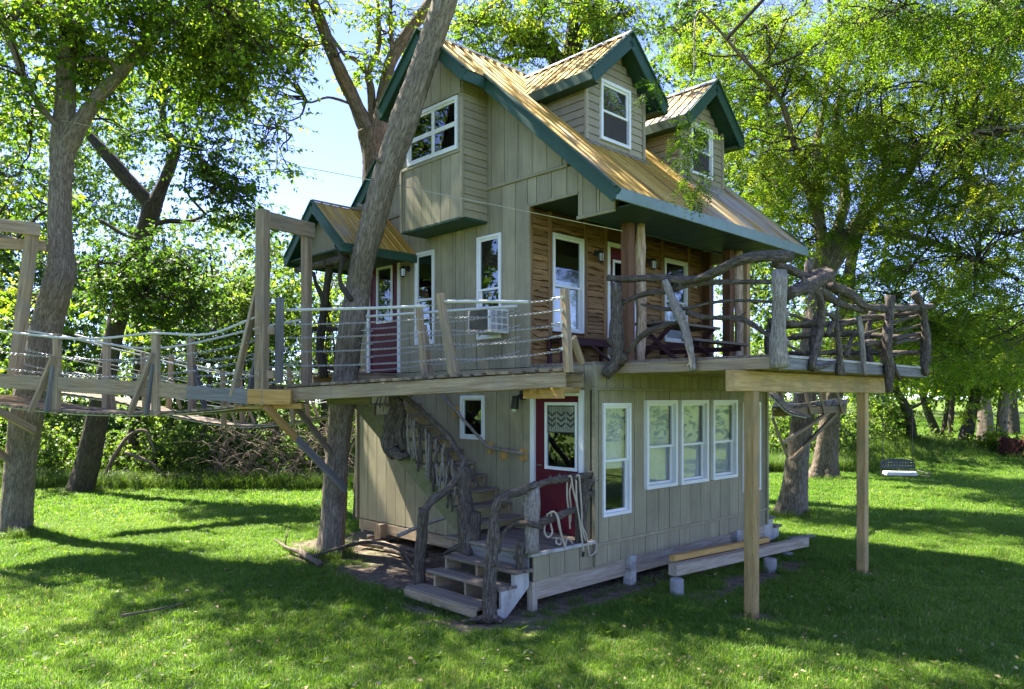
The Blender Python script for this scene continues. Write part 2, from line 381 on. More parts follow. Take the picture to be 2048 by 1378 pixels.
def glassmat(name, refl, tint):
    m, nt, bs, out = nmat(name); nt.nodes.remove(bs)
    tr = nd(nt, 'ShaderNodeBsdfTransparent'); tr.inputs[0].default_value = (*tint, 1)
    gl = nd(nt, 'ShaderNodeBsdfGlossy'); gl.inputs['Roughness'].default_value = .015; gl.inputs['Color'].default_value = (.95, .97, 1, 1)
    ge = nd(nt, 'ShaderNodeNewGeometry'); dt = nd(nt, 'ShaderNodeVectorMath', operation='DOT_PRODUCT'); lk(nt, ge.outputs['Incoming'], dt.inputs[0]); lk(nt, ge.outputs['Normal'], dt.inputs[1])
    def mth(op, x, y):
        q = nd(nt, 'ShaderNodeMath', operation=op)
        for i, k in enumerate((x, y)):
            if k is None: continue
            if hasattr(k, 'is_linked'): lk(nt, k, q.inputs[i])
            else: q.inputs[i].default_value = k
        return q.outputs[0]
    fz = mth('POWER', mth('SUBTRACT', 1., mth('ABSOLUTE', dt.outputs['Value'], None)), 5.); fz = mth('ADD', mth('MULTIPLY', fz, 1. - refl), refl)   # the same on both faces of the pane
    tc = objvec(nt); nz = noise(nt, tc, 1.3, 2, .5); b = nd(nt, 'ShaderNodeBump'); b.inputs['Strength'].default_value = .06; b.inputs['Distance'].default_value = .02
    lk(nt, nz, b.inputs['Height']); lk(nt, b.outputs[0], gl.inputs['Normal'])
    mx = nd(nt, 'ShaderNodeMixShader'); lk(nt, fz, mx.inputs[0]); lk(nt, tr.outputs[0], mx.inputs[1]); lk(nt, gl.outputs[0], mx.inputs[2]); lk(nt, mx.outputs[0], out.inputs[0])
    return m
M_GLASS = glassmat('window_glass', .085, (.93, .95, .95))
M_GLASSD = glassmat('dark_window_glass', .1, (.5, .54, .53))
# ------------------------------------------------------------------ ground
RNG = np.random.RandomState(7)
SN = {}
def smooth_noise(x, y, s, seed):
    if seed not in SN: SN[seed] = np.random.RandomState(seed).uniform(0, 6.28, (5, 2)).tolist()
    z = 0
    for k, (a, ph) in enumerate(SN[seed]):
        f = s * (1 + .45 * k); z = z + np.sin(x * f * math.cos(a) + y * f * math.sin(a) + ph) / (1 + .35 * k)
    return z / 3.
def house_ab(x, y):
    dx, dy = x - CO.x, y - CO.y
    return dx * U.x + dy * U.y, dx * V.x + dy * V.y
def ground_z(x, y):
    x = np.asarray(x, float); y = np.asarray(y, float)
    z = .035 * smooth_noise(x, y, .55, 3) + .02 * smooth_noise(x, y, 1.7, 4)
    d = np.sqrt((x - 1) ** 2 + (y - 12) ** 2); z = z * np.clip(d / 6, .35, 1) - .02
    z = z + .75 * np.exp(-(((x - 17.5) / 4.2) ** 2 + ((y - 33) / 3.4) ** 2))            # grassy mound under the right-hand trees
    z = z + 1.3 * np.clip((y - 42) / 60, 0, 1.5) ** 1.2 * np.clip((x - 5) / 15, 0, 1)
    z = z - .9 * np.clip((y - 27) / 15, 0, 1) * np.clip((2 - x) / 8, 0, 1)             # bank falls away behind the brush
    return z
def dirt_amt(x, y):
    a, b = house_ab(np.asarray(x, float), np.asarray(y, float))
    da = np.maximum(np.maximum(-1.15 - a, a - 5.1), 0); db = np.maximum(np.maximum(-.05 - b, b - 6.2), 0)
    d = np.sqrt(da ** 2 + db ** 2)
    m = np.clip(1 - d / .55 + .45 * smooth_noise(x, y, 2.6, 9) + .3 * smooth_noise(x, y, 7.5, 19), 0, 1)
    def spot(aa, bb, ra, rb, k=1.):
        q = ((a - aa) / ra) ** 2 + ((b - bb) / rb) ** 2
        return np.clip(k * (1.25 - q) + .55 * smooth_noise(x, y, 4.2, 12) + .3 * smooth_noise(x, y, 11, 13), 0, 1)
    m = np.maximum(m, spot(-1.3, 2.9, .8, 1.3)); m = np.maximum(m, spot(-1.75, .75, .75, 1.35))
    m = np.maximum(m, spot(-.6, 5.6, 1.1, .9, .8)); m = np.maximum(m, spot(2.6, -1.15, 1.9, .35, .75)); m = np.maximum(m, spot(.5, -2.1, .28, .3, .9)); m = np.maximum(m, spot(4.05, -2.1, .28, .25, .9))
    m = np.maximum(m, spot(.2, -.25, 1.4, .22, .6)); m = np.maximum(m, spot(-1.75, 4.8, .3, .9, .55))
    return m
def axis_pts(lo, flo, fhi, hi, fine, grow=1.18):
    p = list(np.arange(flo, fhi + 1e-6, fine)); s = fine; x = p[-1]
    while x < hi: s *= grow; x += s; p.append(x)
    s = fine; x = p[0]; q = []
    while x > lo: s *= grow; x -= s; q.append(x)
    return np.array(q[::-1] + p)
gx = axis_pts(-420, -9, 11, 420, .16); gy = axis_pts(-300, 4, 21, 520, .16)
GX, GY = np.meshgrid(gx, gy); gz = ground_z(GX.ravel(), GY.ravel()); gd = dirt_amt(GX.ravel(), GY.ravel())
nx, ny = len(gx), len(gy); ii = (np.arange(ny - 1)[:, None] * nx + np.arange(nx - 1)[None]).ravel()
gm, nt, bs, out = nmat('lawn_soil')
tc = nd(nt, 'ShaderNodeNewGeometry'); v = tc.outputs['Position']; at = nd(nt, 'ShaderNodeAttribute'); at.attribute_name = 'dirt'
gcol = ramp(nt, noise(nt, v, 2.5, 6, .65), [(.3, (.06, .1, .014)), (.5, (.1, .155, .024)), (.68, (.15, .17, .045))])
dcol = ramp(nt, noise(nt, v, 9., 7, .7), [(.3, (.075, .055, .04)), (.5, (.16, .125, .09)), (.7, (.27, .225, .165))])
lk(nt, mixc(nt, at.outputs['Fac'], gcol, dcol), bs.inputs['Base Color']); bs.inputs['Roughness'].default_value = .95; bs.inputs['Specular IOR Level'].default_value = .1
bump(nt, bs, noise(nt, v, 22., 6, .7), .7, .03)
ground = link('ground', qmesh('ground', np.stack([GX.ravel(), GY.ravel(), gz], 1), np.stack([ii, ii + 1, ii + nx + 1, ii + nx], 1), gm, {'dirt': gd}, True))
tag(ground, 'lawn ground with bare soil around the house', None, None, 'structure')

# ------------------------------------------------------------------ the house
house = thing('tree_house', 'two storey taupe board cabin with green trimmed metal roof and two dormers', 'house', MH)
ZS = .877; Z0 = 5.5; B0 = -.62; BR = 3.04; ZR = Z0 + ZS * (BR - B0)
def zroof(b): return ZR - ZS * abs(b - BR)

def cells(s0, s1, zb, zt, openings):
    """column pieces of a wall strip that leave the openings free: (t0, t1, b0, b1, top0, top1)"""
    br = {s0, s1}
    for o in openings:
        for e in o[:2]:
            if s0 < e < s1: br.add(e)
    br = sorted(br); res = []
    for t0, t1 in zip(br, br[1:]):
        if t1 - t0 < .004: continue
        mid = (t0 + t1) / 2; lo0, lo1, hi0, hi1 = zb(t0 + 1e-5), zb(t1 - 1e-5), zt(t0 + 1e-5), zt(t1 - 1e-5)
        segs = [(lo0, lo1, hi0, hi1)]
        for o in openings:
            if o[0] < mid < o[1]:
                new = []
                for a, b, c, d in segs:
                    if o[3] <= min(a, b) or o[2] >= max(c, d): new.append((a, b, c, d)); continue
                    if o[2] > max(a, b): new.append((a, b, o[2], o[2]))
                    if o[3] < min(c, d): new.append((o[3], o[3], c, d))
                segs = new
        res += [(t0, t1) + s for s in segs if min(s[2] - s[0], s[3] - s[1]) > -.0001 and max(s[2] - s[0], s[3] - s[1]) > .01]
    return res
def put(mb, plane, cell, d0, d1):
    t0, t1, a, b, c, d = cell
    P = (lambda s, z, k: (k, s, z)) if plane == 'a' else (lambda s, z, k: (s, k, z))
    mb.prism([P(t0, a, d0), P(t1, b, d0), P(t1, d, d0), P(t0, c, d0)], [P(t0, a, d1), P(t1, b, d1), P(t1, d, d1), P(t0, c, d1)])
def wall(plane, const, s0, s1, zb, zt, openings=(), bw=.305, off=0., inner=.09, name='wall', mat=M_SIDE, boards=True, breaks=()):
    f = lambda z: z if callable(z) else (lambda s: z)
    zb, zt = f(zb), f(zt); edges = [s0]; x = s0 + off if off else s0 + bw
    while x < s1 - .02: edges.append(x); x += bw
    edges.append(s1); edges = sorted(set(edges) | {b for b in breaks if s0 < b < s1})
    core = MB()
    for e0, e1 in zip(edges, edges[1:]):
        for c in cells(e0, e1, zb, zt, openings): put(core, plane, c, const + .02, const + inner)
    w = core.build(name, M_CORE, house, MH)
    if boards:
        for e0, e1 in zip(edges, edges[1:]):
            if e1 - e0 < .03: continue
            comps = []; dd = const + random.uniform(-.002, .002)
            for c in cells(e0 + .006, e1 - .006, zb, zt, openings):
                hit = [g for g in comps if any(abs(k[1] - c[0]) < 1e-6 and min(k[5], c[4]) - max(k[3], c[2]) > .005 for k in g)]
                new = [c] + [k for g in hit for k in g]; comps = [g for g in comps if g not in hit] + [new]
            for g in comps:
                mb = MB()
                for c in g: put(mb, plane, c, dd, const + .0205)
                mb.build('board', mat, w, MH)
    return w
random.seed(5)
def trim(name, p0, p1, w, h, mat=M_SIDE, parent=None, up=(0, 0, 1)):
    return bar(name, p0, p1, w, h, mat, parent or house, up)

# --- windows and doors -----------------------------------------------------
def rectframe(mb, plane, k0, k1, s0, s1, z0, z1, w, wb=None):
    wb = wb or w
    def bx(a, b, c, d):
        if plane == 'a': mb.box(k0, k1, a, b, c, d)
        else: mb.box(a, b, k0, k1, c, d)
    bx(s0, s0 + w, z0, z1); bx(s1 - w, s1, z0, z1); bx(s0 + w, s1 - w, z1 - w, z1); bx(s0 + w, s1 - w, z0, z0 + wb)
def pane(plane, k, s0, s1, z0, z1, mat, parent, name='pane'):
    mb = MB()
    if plane == 'a': mb.box(k, k + .006, s0, s1, z0, z1)
    else: mb.box(s0, s1, k, k + .006, z0, z1)
    return mb.build(name, mat, parent, MH)
def window(plane, const, s0, s1, z0, z1, zm=None, sm=None, fw=.045, proud=.03, glass=M_GLASS, mat=M_WHITE, label=None, blind=None):
    """double hung (zm = height of the meeting rail) or divided (sm) window; frame > sash, pane"""
    mb = MB(); rectframe(mb, plane, const - proud, const + .05, s0, s1, z0, z1, fw)
    w = mb.build('window', mat, house, MH)
    if label: w['label'] = label
    i0, i1, j0, j1 = s0 + fw, s1 - fw, z0 + fw, z1 - fw
    def sash(a, b, c, d, k, sw=.035):
        m = MB(); rectframe(m, plane, const + k, const + k + .03, a, b, c, d, sw); m.build('sash', mat, w, MH)
        pane(plane, const + k + .012, a + sw, b - sw, c + sw, d - sw, glass, w)
    if zm: sash(i0, i1, zm - .02, j1, -.004); sash(i0, i1, j0, zm + .018, .028)
    elif sm:
        for a, b in ((i0, sm), (sm, i1)):
            zz = (j0 + j1) / 2
            sash(a, b, zz, j1, -.004); sash(a, b, j0, zz, -.002)
    else: sash(i0, i1, j0, j1, .0, .02)
    if blind: pane(plane, const + .085, i0 - .01, i1 + .01, blind[0], blind[1], M_BLIND, w, 'blind')
    return w
def handle(p, d, parent):
    mb = MB(); p = Vector(p); d = Vector(d)
    mb.tube([p, p + d * .05], .012, 8); mb.tube([p + d * .05, p + d * .05 + Vector((0, -.1, 0)) if abs(d.x) > .5 else p + d * .05 + Vector((-.1, 0, 0))], .009, 8); mb.tube([p, p + d * .006], .028, 10)
    return mb.build('handle', M_BLACK, parent, MH)

# lower storey ---------------------------------------------------------------
ZB, ZF, ZD = .37, .72, 3.2               # siding bottom, porch floor, upper floor
LW = [(.155, .808, 1.037, 2.656), (1.156, 1.985, 1.345, 2.695), (2.084, 2.903, 1.343, 2.695), (3.044, 3.856, 1.346, 2.695), (4.101, 4.75, 1.04, 2.65)]
wf = wall('b', 0, 0, 5.0, .685, 2.84, LW, off=.31, name='front_wall')
wall('b', 0, -1.24, 5.0, ZB, lambda s: .69 if s < 0 else .645, (), off=.3, name='skirt_wall', breaks=(0.,))
wall('b', -.03, .02, 5.0, 2.87, 3.19, (), bw=.2, name='band_wall')
trim('belly_band', (.0, -.012, .665), (5.02, -.012, .665), .03, .045)
trim('drip_trim', (-.03, -.028, 2.852), (5.02, -.028, 2.852), .05, .035)
LG = [(.2, 1.253, .6, 2.841), (2.296, 2.896, 2.047, 2.77)]
wg = wall('a', 0, 0, 6.06, ZB, 3.19, LG, off=.2, name='gable_wall_lower')
wall('b', 5.98, 0, 5.0, ZB, 5.3, (), boards=False, name='rear_wall'); 
mb = MB().box(4.93, 5.0, .1, 5.97, ZB, 3.2); mb.build('far_wall', M_SIDE, house, MH)
fg = MB()
for c in cells(1.36, 6.05, lambda s: 3.2, lambda s: zroof(s) - .13, ()) if False else [(1.36, BR, 3.2, 3.2, zroof(1.36) - .13, ZR - .13), (BR, 6.05, 3.2, 3.2, ZR - .13, zroof(6.05) - .13), (-.36, 1.36, 5.35, 5.35, zroof(-.36) - .13, zroof(1.36) - .13)]: put(fg, 'a', c, 4.94, 5.0)
fg.build('far_gable_wall', M_SIDE, house, MH)
MB().box(.1, 4.92, .1, 5.96, .66, .72).build('floor', M_INNER, house, MH)
MB().box(.1, 4.92, .1, 5.96, 3.06, 3.19).build('upper_floor', M_INNER, house, MH)
for p0, p1, w_, h_ in (((-.012, -.012, ZB), (-.012, -.012, 3.2), .07, .07), ((5.0, -.012, ZB), (5.0, -.012, 2.84), .06, .06), ((-.012, 6.05, ZB), (-.012, 6.05, 5.0), .06, .06)):
    trim('corner_board', p0, p1, w_, h_)
window('b', 0, *LW[0], zm=1.83, glass=M_GLASS, blind=(1.7, 2.6))
for q in LW[1:4]: window('b', 0, *q, zm=1.98, proud=.06, fw=.055, blind=(1.42, 2.62))
window('b', 0, *LW[4], zm=1.83)
window('a', 0, LG[1][0], LG[1][1], LG[1][2], LG[1][3], fw=.06, glass=M_GLASSD)

def chevron_glass(parent, a, b0, b1, z0, z1, zc):
    w = b1 - b0; mb = MB(); k = a - .004
    def strip(p, q, t=.007): mb.bar((k, *p), (k, *q), t, .006, (1, 0, 0))
    strip((b0, zc), (b1, zc), .012)
    for i in range(1, 14): x = b0 + w * i / 14; strip((x, zc), (x, z1), .003)
    for i in range(3):
        c = b0 + w * (i + .5) / 3; hw = w * .14
        for j in range(3):
            zt = zc + (z1 - zc) * (.22 + .2 * j)
            for s in (-1, 1): strip((c + s * hw, zt + .055), (c, zt), .024)
    rectframe(mb, 'a', k - .003, k + .003, b0, b1, zc, z1, .012)
    return mb.build('leaded_glass', M_LEAD, parent, MH)
def door(plane, const, s0, s1, z0, z1, tw=.07, glass=None, label=None):
    mb = MB(); P = [(s0, s0 + tw, z0, z1), (s1 - tw, s1, z0, z1), (s0 + tw, s1 - tw, z1 - tw, z1)]
    for a, b, c, d in P:
        if plane == 'a': mb.box(const - .025, const + .09, a, b, c, d)
        else: mb.box(a, b, const - .025, const + .09, c, d)
    d_ = mb.build('door', M_WHITE, house, MH)
    if label: d_['label'] = label
    a, b, c, e = s0 + tw + .004, s1 - tw - .004, z0 + .012, z1 - tw - .004; g = glass
    m = MB()
    for q in ((a, g[0], c, e), (g[1], b, c, e), (g[0], g[1], c, g[2]), (g[0], g[1], g[3], e)):
        if plane == 'a': m.box(const + .012, const + .055, q[0], q[1], q[2], q[3])
        else: m.box(q[0], q[1], const + .012, const + .055, q[2], q[3])
    m.build('leaf', M_MAROON, d_, MH)
    m = MB(); rectframe(m, plane, const - .006, const + .03, *g, .045); m.build('glazing_bead', M_WHITE, d_, MH)
    pane(plane, const + .018, g[0] + .045, g[1] - .045, g[2] + .045, g[3] - .045, M_GLASSD, d_)
    return d_
dr = door('a', 0, .2, 1.253, .735, 2.841, .085, (.325, .967, 1.672, 2.665), 'maroon lower door with white frame and leaded chevron glass')
chevron_glass(dr, .014, .375, .917, 1.72, 2.615, 2.22); handle((.012, 1.08, 1.72), (-1, 0, 0), dr)
pane('a', .0125, .376, .916, 2.222, 2.614, paint('obscure_glass', (.3, .32, .24), .3, .3, .5, None, 0, .8), dr, 'patterned_pane')
# upper storey gable ----------------------------------------------------------
UG = [(1.907, 2.479, 3.679, 5.35), (3.61, 4.16, 3.68, 5.325), (4.62, 5.70, 3.19, 5.38)]
def gbot(b): return 3.2 if b > 1.33 else (5.67 if b > .32 else 5.31)
def gtop(b): return zroof(b) - .14
wall('a', 0, 1.33, 6.06, 3.2, lambda b: min(gtop(b), 6.085), UG, off=.26, name='gable_wall_middle', inner=.08, breaks=(BR,))
wall('a', .004, -.35, 1.33, gbot, lambda b: min(gtop(b), 6.085), (), off=.27, name='gable_wall_porch', breaks=(.32, -.02))
wall('a', 0, .42, 5.66, 6.115, lambda b: max(6.12, gtop(b)), [(2.36, 3.72, 6.0, 7.55)], off=.2, name='gable_wall_top', breaks=(BR,))
trim('gable_band', (-.012, .5, 6.1), (-.012, 5.58, 6.1), .04, .05)
trim('corner_board', (-.014, 1.30, 3.2), (-.014, 1.30, 5.68), .05, .07)
trim('panel_trim', (-.012, 1.34, 5.655), (-.012, .3, 5.655), .03, .04); trim('panel_trim', (-.012, .32, 5.3), (-.012, -.36, 5.3), .03, .05)
for q in UG[:2]: window('a', 0, *q, zm=(q[2] + q[3]) / 2 - .03, glass=M_GLASSD, proud=.025)
d2 = door('a', 0, *UG[2][:2], 3.2, 5.38, .07, (4.88, 5.40, 4.15, 5.22), 'maroon upper door with long leaded glass under the small porch roof')
mb = MB()
for i in range(1, 6): mb.bar((.012, 4.93 + .07 * i, 4.2), (.012, 4.93 + .07 * i, 5.17), .005, .004, (1, 0, 0))
for z in (4.45, 4.7, 4.95): mb.bar((.012, 4.93, z), (.012, 5.35, z + .04), .005, .004, (1, 0, 0))
mb.build('leaded_glass', M_LEAD, d2, MH)
# log-clad porch wall --------------------------------------------------------
FW = [(.553, 1.306, 3.785, 5.343), (1.93, 2.93, 3.2, 5.40), (3.63, 4.39, 3.785, 5.35)]
core = MB()
for c in [q for e in [(0.02, 5.0)] for q in cells(e[0], e[1], lambda s: 3.2, lambda s: 5.67, FW)]: put(core, 'b', c, 1.36, 1.42)
lw = core.build('log_wall', M_STAIND, house, MH)
posts = [.06, .5, 1.37, 1.88, 2.98, 3.57, 4.45, 4.94]
for x in posts: bar('batten', (x, 1.325, 3.2), (x, 1.325, 5.66), .03 if x > .06 else .05, .09, M_STAIN, lw, (1, 0, 0))
def wavy(x0, x1, z, h, seed):
    rg = np.random.RandomState(seed); n = 9; xs = np.linspace(x0, x1, n); ph = rg.uniform(0, 6.28, 3)
    am = rg.uniform(.3, 1.5); fq = rg.uniform(5, 14); lo = z + am * (.010 * np.sin(xs * fq + ph[0]) + .007 * np.sin(xs * fq * 2.3 + ph[1])) + rg.uniform(-.004, .004, n); hi = lo + h
    v = []; f = []
    y0, y1 = 1.333 - rg.uniform(0, .02), 1.362
    for i in range(n): v += [(xs[i], y1, lo[i] - .004), (xs[i], y0 - .006, lo[i]), (xs[i], y0 + .004, hi[i] - .012), (xs[i], y1, hi[i] + .01)]
    for i in range(n - 1):
        for k in range(3): a = i * 4 + k; f.append((a, a + 4, a + 5, a + 1))
    f += [(0, 1, 2, 3), ((n - 1) * 4 + 3, (n - 1) * 4 + 2, (n - 1) * 4 + 1, (n - 1) * 4)]
    return link('live_edge_board', mesh('live_edge_board', v, f, M_STAIN), lw, MH)
sd_ = 0
for x0, x1, z0, z1 in ((.1, .46, 3.22, 5.64), (.54, 1.33, 3.22, 3.74), (1.41, 1.85, 3.22, 5.64), (3.02, 3.53, 3.22, 5.64), (3.6, 4.41, 3.22, 3.74), (4.49, 4.9, 3.22, 5.64), (.54, 1.33, 5.39, 5.64), (3.6, 4.41, 5.4, 5.64)):
    z = z0
    while z < z1 - .04:
        h = random.choice((.052, .068, .08, .095, .115)) * random.uniform(.9, 1.1); wavy(x0, x1, z, min(h, z1 - z), sd_); z += h + .004; sd_ += 1
window('b', 1.33, *FW[0], zm=4.52, glass=M_GLASS, blind=(3.8, 4.62)); window('b', 1.33, *FW[2], zm=4.55, blind=(3.8, 4.5))
door('b', 1.33, FW[1][0], FW[1][1], 3.21, 5.40, .07, (2.1, 2.76, 3.75, 5.12), 'maroon front door of the log porch with white frame')
# porch floor, ceiling and soffit -------------------------------------------
MB().box(.0, 5.0, .0, 1.33, 3.192, 3.24).build('porch_floor', M_DECKW, house, MH)
MB().box(.1, 5.28, .34, 1.35, 5.675, 5.7).build('porch_ceiling', M_SOFFIT, house, MH)
MB().box(.07, 5.28, .31, .335, 5.31, 5.7).build('ceiling_step', M_SOFFIT, house, MH)
for i in range(1, 17):
    x0 = -.28 + i * .329
    mb = MB(); mb.box(max(x0, .035) + .003, x0 + .326, -.605, .31, 5.335 - .003 * (i % 2), 5.35); mb.build('soffit_panel', M_SOFFIT, house, MH)
for x in (.96, 3.87):
    log('porch_post', [(x + .12, .02, 3.24), (x + .13, .0, 4.0), (x + .1, .01, 4.7), (x + .11, .0, 5.34)], [.085, .075, .09, .07], M_PEEL, house, lump=.05)
    bar('porch_post', (x - .07, .1, 3.24), (x - .07, .1, 5.34), .15, .15, M_STAIND, house, (0, 1, 0))
bar('porch_post', (4.33, .05, 3.24), (4.33, .05, 5.34), .12, .12, M_PINE, house, (0, 1, 0)); bar('porch_post', (4.96, 1.2, 3.24), (4.96, 1.2, 5.6), .16, .16, M_STAIND, house, (0, 1, 0))
# --- roof -------------------------------------------------------------------
def sheet(f, x0, x1, l, bare, parent, name='roof_sheet', rib=.19, flip=False):
    """ribbed metal sheet: f(x, t, h) -> point, x across the ribs, t in metres down the slope of length l, h off the plane"""
    prof = []; n = max(1, int(round((x1 - x0) / rib))); r = (x1 - x0) / n
    for i in range(n):
        xx = x0 + i * r
        prof += [(xx, .0), (xx + r * .40, .0), (xx + r * .45, .004), (xx + r * .5, .0), (xx + r * .84, .0), (xx + r * .89, .02), (xx + r * .95, .02)]
    prof.append((x1, 0)); v = []; sh = []; fc = []; st = 4; n = len(prof)
    for k in range(st + 1):
        t = l * k / st
        for x, h in prof: v.append(f(x, t, h)); sh.append((x, t, bare(x, t / l)))
    for k in range(st):
        for i in range(n - 1):
            q = [k * n + i, k * n + i + 1, (k + 1) * n + i + 1, (k + 1) * n + i]; fc.append(q[::-1] if flip else q)
    return link(name, mesh(name, v, fc, M_ROOF, {'sh': sh}), parent, MH)
deck_ = MB(); A0, A1 = -.29, 5.30
th = .10
for sgn in (1, -1):
    be = BR - sgn * (BR - B0); n_ = Vector((0, -sgn * ZS, 1)).normalized()
    P = lambda a, b: Vector((a, b, zroof(b)))
    top = [P(A0, be), P(A1, be), P(A1, BR), P(A0, BR)]; deck_.prism([p - Vector((0, 0, th)) for p in top], [p - Vector((0, 0, .004)) for p in top])
    bb = BR - sgn * 1.1; top = [P(-.73, bb), P(A0 - .002, bb), P(A0 - .002, BR), P(-.73, BR)]; deck_.prism([p - Vector((0, 0, th)) for p in top], [p - Vector((0, 0, .004)) for p in top])
roof = deck_.build('roof', M_GREEN, house, MH)
hyp = math.sqrt(1 + ZS ** 2); nrm_ = lambda s: Vector((0, -s * ZS, 1)).normalized()
def mainf(sgn):
    def f(x, t, h): b = BR - sgn * t / hyp; return Vector((x, b, zroof(b))) + nrm_(sgn) * h
    return f
L_ = (BR - B0 + .03) * hyp; xs = np.linspace(A0 - .02, A1 + .02, 7)
for i in range(6): sheet(mainf(1), xs[i], xs[i + 1], L_, lambda x, t: float(np.clip((x - 2.2) / 6. + (t - .8) * .8, 0, .3)), roof)
for i in range(6): sheet(mainf(-1), xs[i], xs[i + 1], L_, lambda x, t: .2, roof, flip=True)
for sgn in (1, -1): sheet(mainf(sgn), -.75, A0 - .022, 1.13 * hyp, lambda x, t: .0, roof, flip=sgn < 0)
mb = MB()
for sgn in (1, -1):
    n2 = nrm_(sgn); d = Vector((0, -sgn, -ZS)).normalized()
    p = [Vector((-.77, BR, ZR)) + n2 * .027, Vector((A1 + .03, BR, ZR)) + n2 * .027]; mb.prism([p[0], p[1], p[1] + d * .14, p[0] + d * .14], [q + n2 * .006 for q in (p[0], p[1], p[1] + d * .14, p[0] + d * .14)])
mb.build('ridge_cap', M_CAP, roof, MH)
def rake(a, b0, b1, drop=.10, h=.2, t=.03, off=0.):
    bar('rake_board', (a, b0, zroof(b0) - drop + off), (a, b1, zroof(b1) - drop + off), t, h, M_GREEN, roof)
    bar('rake_flashing', (a - .02, b0, zroof(b0) + .012), (a - .02, b1, zroof(b1) + .012), .07, .03, M_GREEN, roof)
rake(A0 - .035, B0 - .02, BR - 1.12); rake(A0 - .035, 2 * BR - B0, BR + 1.12); rake(-.765, BR - 1.13, BR - .01, .1, .19); rake(-.765, BR + 1.13, BR + .01, .1, .19)
rake(A1 + .03, B0, BR - .01)
bar('eave_fascia', (A0 - .045, B0 - .018, Z0 - .085), (A1 + .045, B0 - .018, Z0 - .085), .03, .17, M_SKYTINT, roof); bar('eave_fascia', (A0, 2 * BR - B0 + .018, Z0 - .08), (A1, 2 * BR - B0 + .018, Z0 - .08), .03, .15, M_GREEN, roof)
for s in (1, -1): bar('eave_fascia', (-.78, BR - s * 1.12, zroof(BR - 1.12) - .11), (A0 - .02, BR - s * 1.12, zroof(BR - 1.12) - .11), .03, .17, M_GREEN, roof)
# --- bay on the gable --------------------------------------------------------
bz0 = 5.56
bx = MB(); bx.box(-.5, .0, 2.26, 3.83, bz0 + .02, 6.64); bx.prism([(-.5, 2.26, 7.53), (-.5, 3.83, 7.53), (-.5, 3.83, zroof(3.83) - .12), (-.5, BR, ZR - .12), (-.5, 2.26, zroof(2.26) - .12)], [(-.02, 2.26, 7.53), (-.02, 3.83, 7.53), (-.02, 3.83, zroof(3.83) - .12), (-.02, BR, ZR - .12), (-.02, 2.26, zroof(2.26) - .12)])
bx.box(-.5, -.02, 2.26, 2.34, 6.64, 7.53); bx.box(-.5, -.02, 3.72, 3.83, 6.64, 7.53)
bay = bx.build('bay', M_CORE, house, MH)
MB().box(-.535, .0, 2.24, 3.85, bz0 - .015, bz0 + .019).build('bay_floor', M_GREEN, bay, MH)
def bayboards(b0, b1, zb, zt, mat=M_SIDE):
    mb = MB()
    for c in cells(b0, b1, lambda s: zb, (lambda s: zroof(s) - .13) if zt is None else (lambda s: zt), ()): put(mb, 'a', c, -.535, -.505)
    mb.build('board', mat, bay, MH)
x = 2.29
while x < 3.80:
    x2 = min(x + .245, 3.81); bayboards(x + .006, x2 - .006, bz0 + .02, 6.64); x += .245
    if x2 > BR > x - .245: bayboards(x - .239, BR, 7.53, None); bayboards(BR, x2 - .006, 7.53, None)
    else: bayboards(x - .239, x2 - .006, 7.53, None)
for zz in np.arange(6.65, 7.5, .12):
    for b0, b1 in ((2.28, 2.335), (3.66, 3.80)): MB().box(-.532, -.505, b0, b1, zz, zz + .112).build('clapboard', M_CLAP, bay, MH)
def clap(p0, p1, z0, z1, h, parent, nrm, back=.02, topf=None):
    """courses of lapped boards from z0 to z1 between p0 and p1 (x, y); nrm points outwards"""
    z = z0; p0 = Vector((*p0, 0)); p1 = Vector((*p1, 0)); nv = Vector((*nrm, 0))
    while z < z1 - .02:
        zt = min(z + h, z1); q0, q1 = p0, p1
        if topf: q0, q1 = topf(z, zt, p0, p1)
        if q0 is not None:
            mb = MB(); lo = nv * (back + .006); hi = nv * (back - .012)
            A = [q0 + lo + Vector((0, 0, z)), q1 + lo + Vector((0, 0, z)), q1 + Vector((0, 0, z)), q0 + Vector((0, 0, z))]
            B = [q0 + hi + Vector((0, 0, zt - .003)), q1 + hi + Vector((0, 0, zt - .003)), q1 + Vector((0, 0, zt - .003)), q0 + Vector((0, 0, zt - .003))]
            mb.prism(A, B); mb.build('clapboard', M_CLAP, parent, MH)
        z += h
clap((-.53, 2.26), (-.005, 2.26), bz0 + .02, 7.86, .122, bay, (0, -1)); clap((-.53, 3.83), (-.005, 3.83), bz0 + .02, 7.42, .122, bay, (0, 1))
for b in (2.245, 3.845): bar('corner_board', (-.535, b, bz0), (-.535, b, 7.45), .05, .05, M_SIDE, bay, (0, 1, 0))
for zz, tt in ((6.62, .05), (7.55, .05)): bar('window_trim', (-.54, 2.27, zz), (-.54, 3.82, zz), .03, tt, M_SIDE, bay)
window('a', -.53, 2.342, 3.66, 6.655, 7.5, sm=2.98, fw=.05, proud=.03, glass=M_GLASSD)
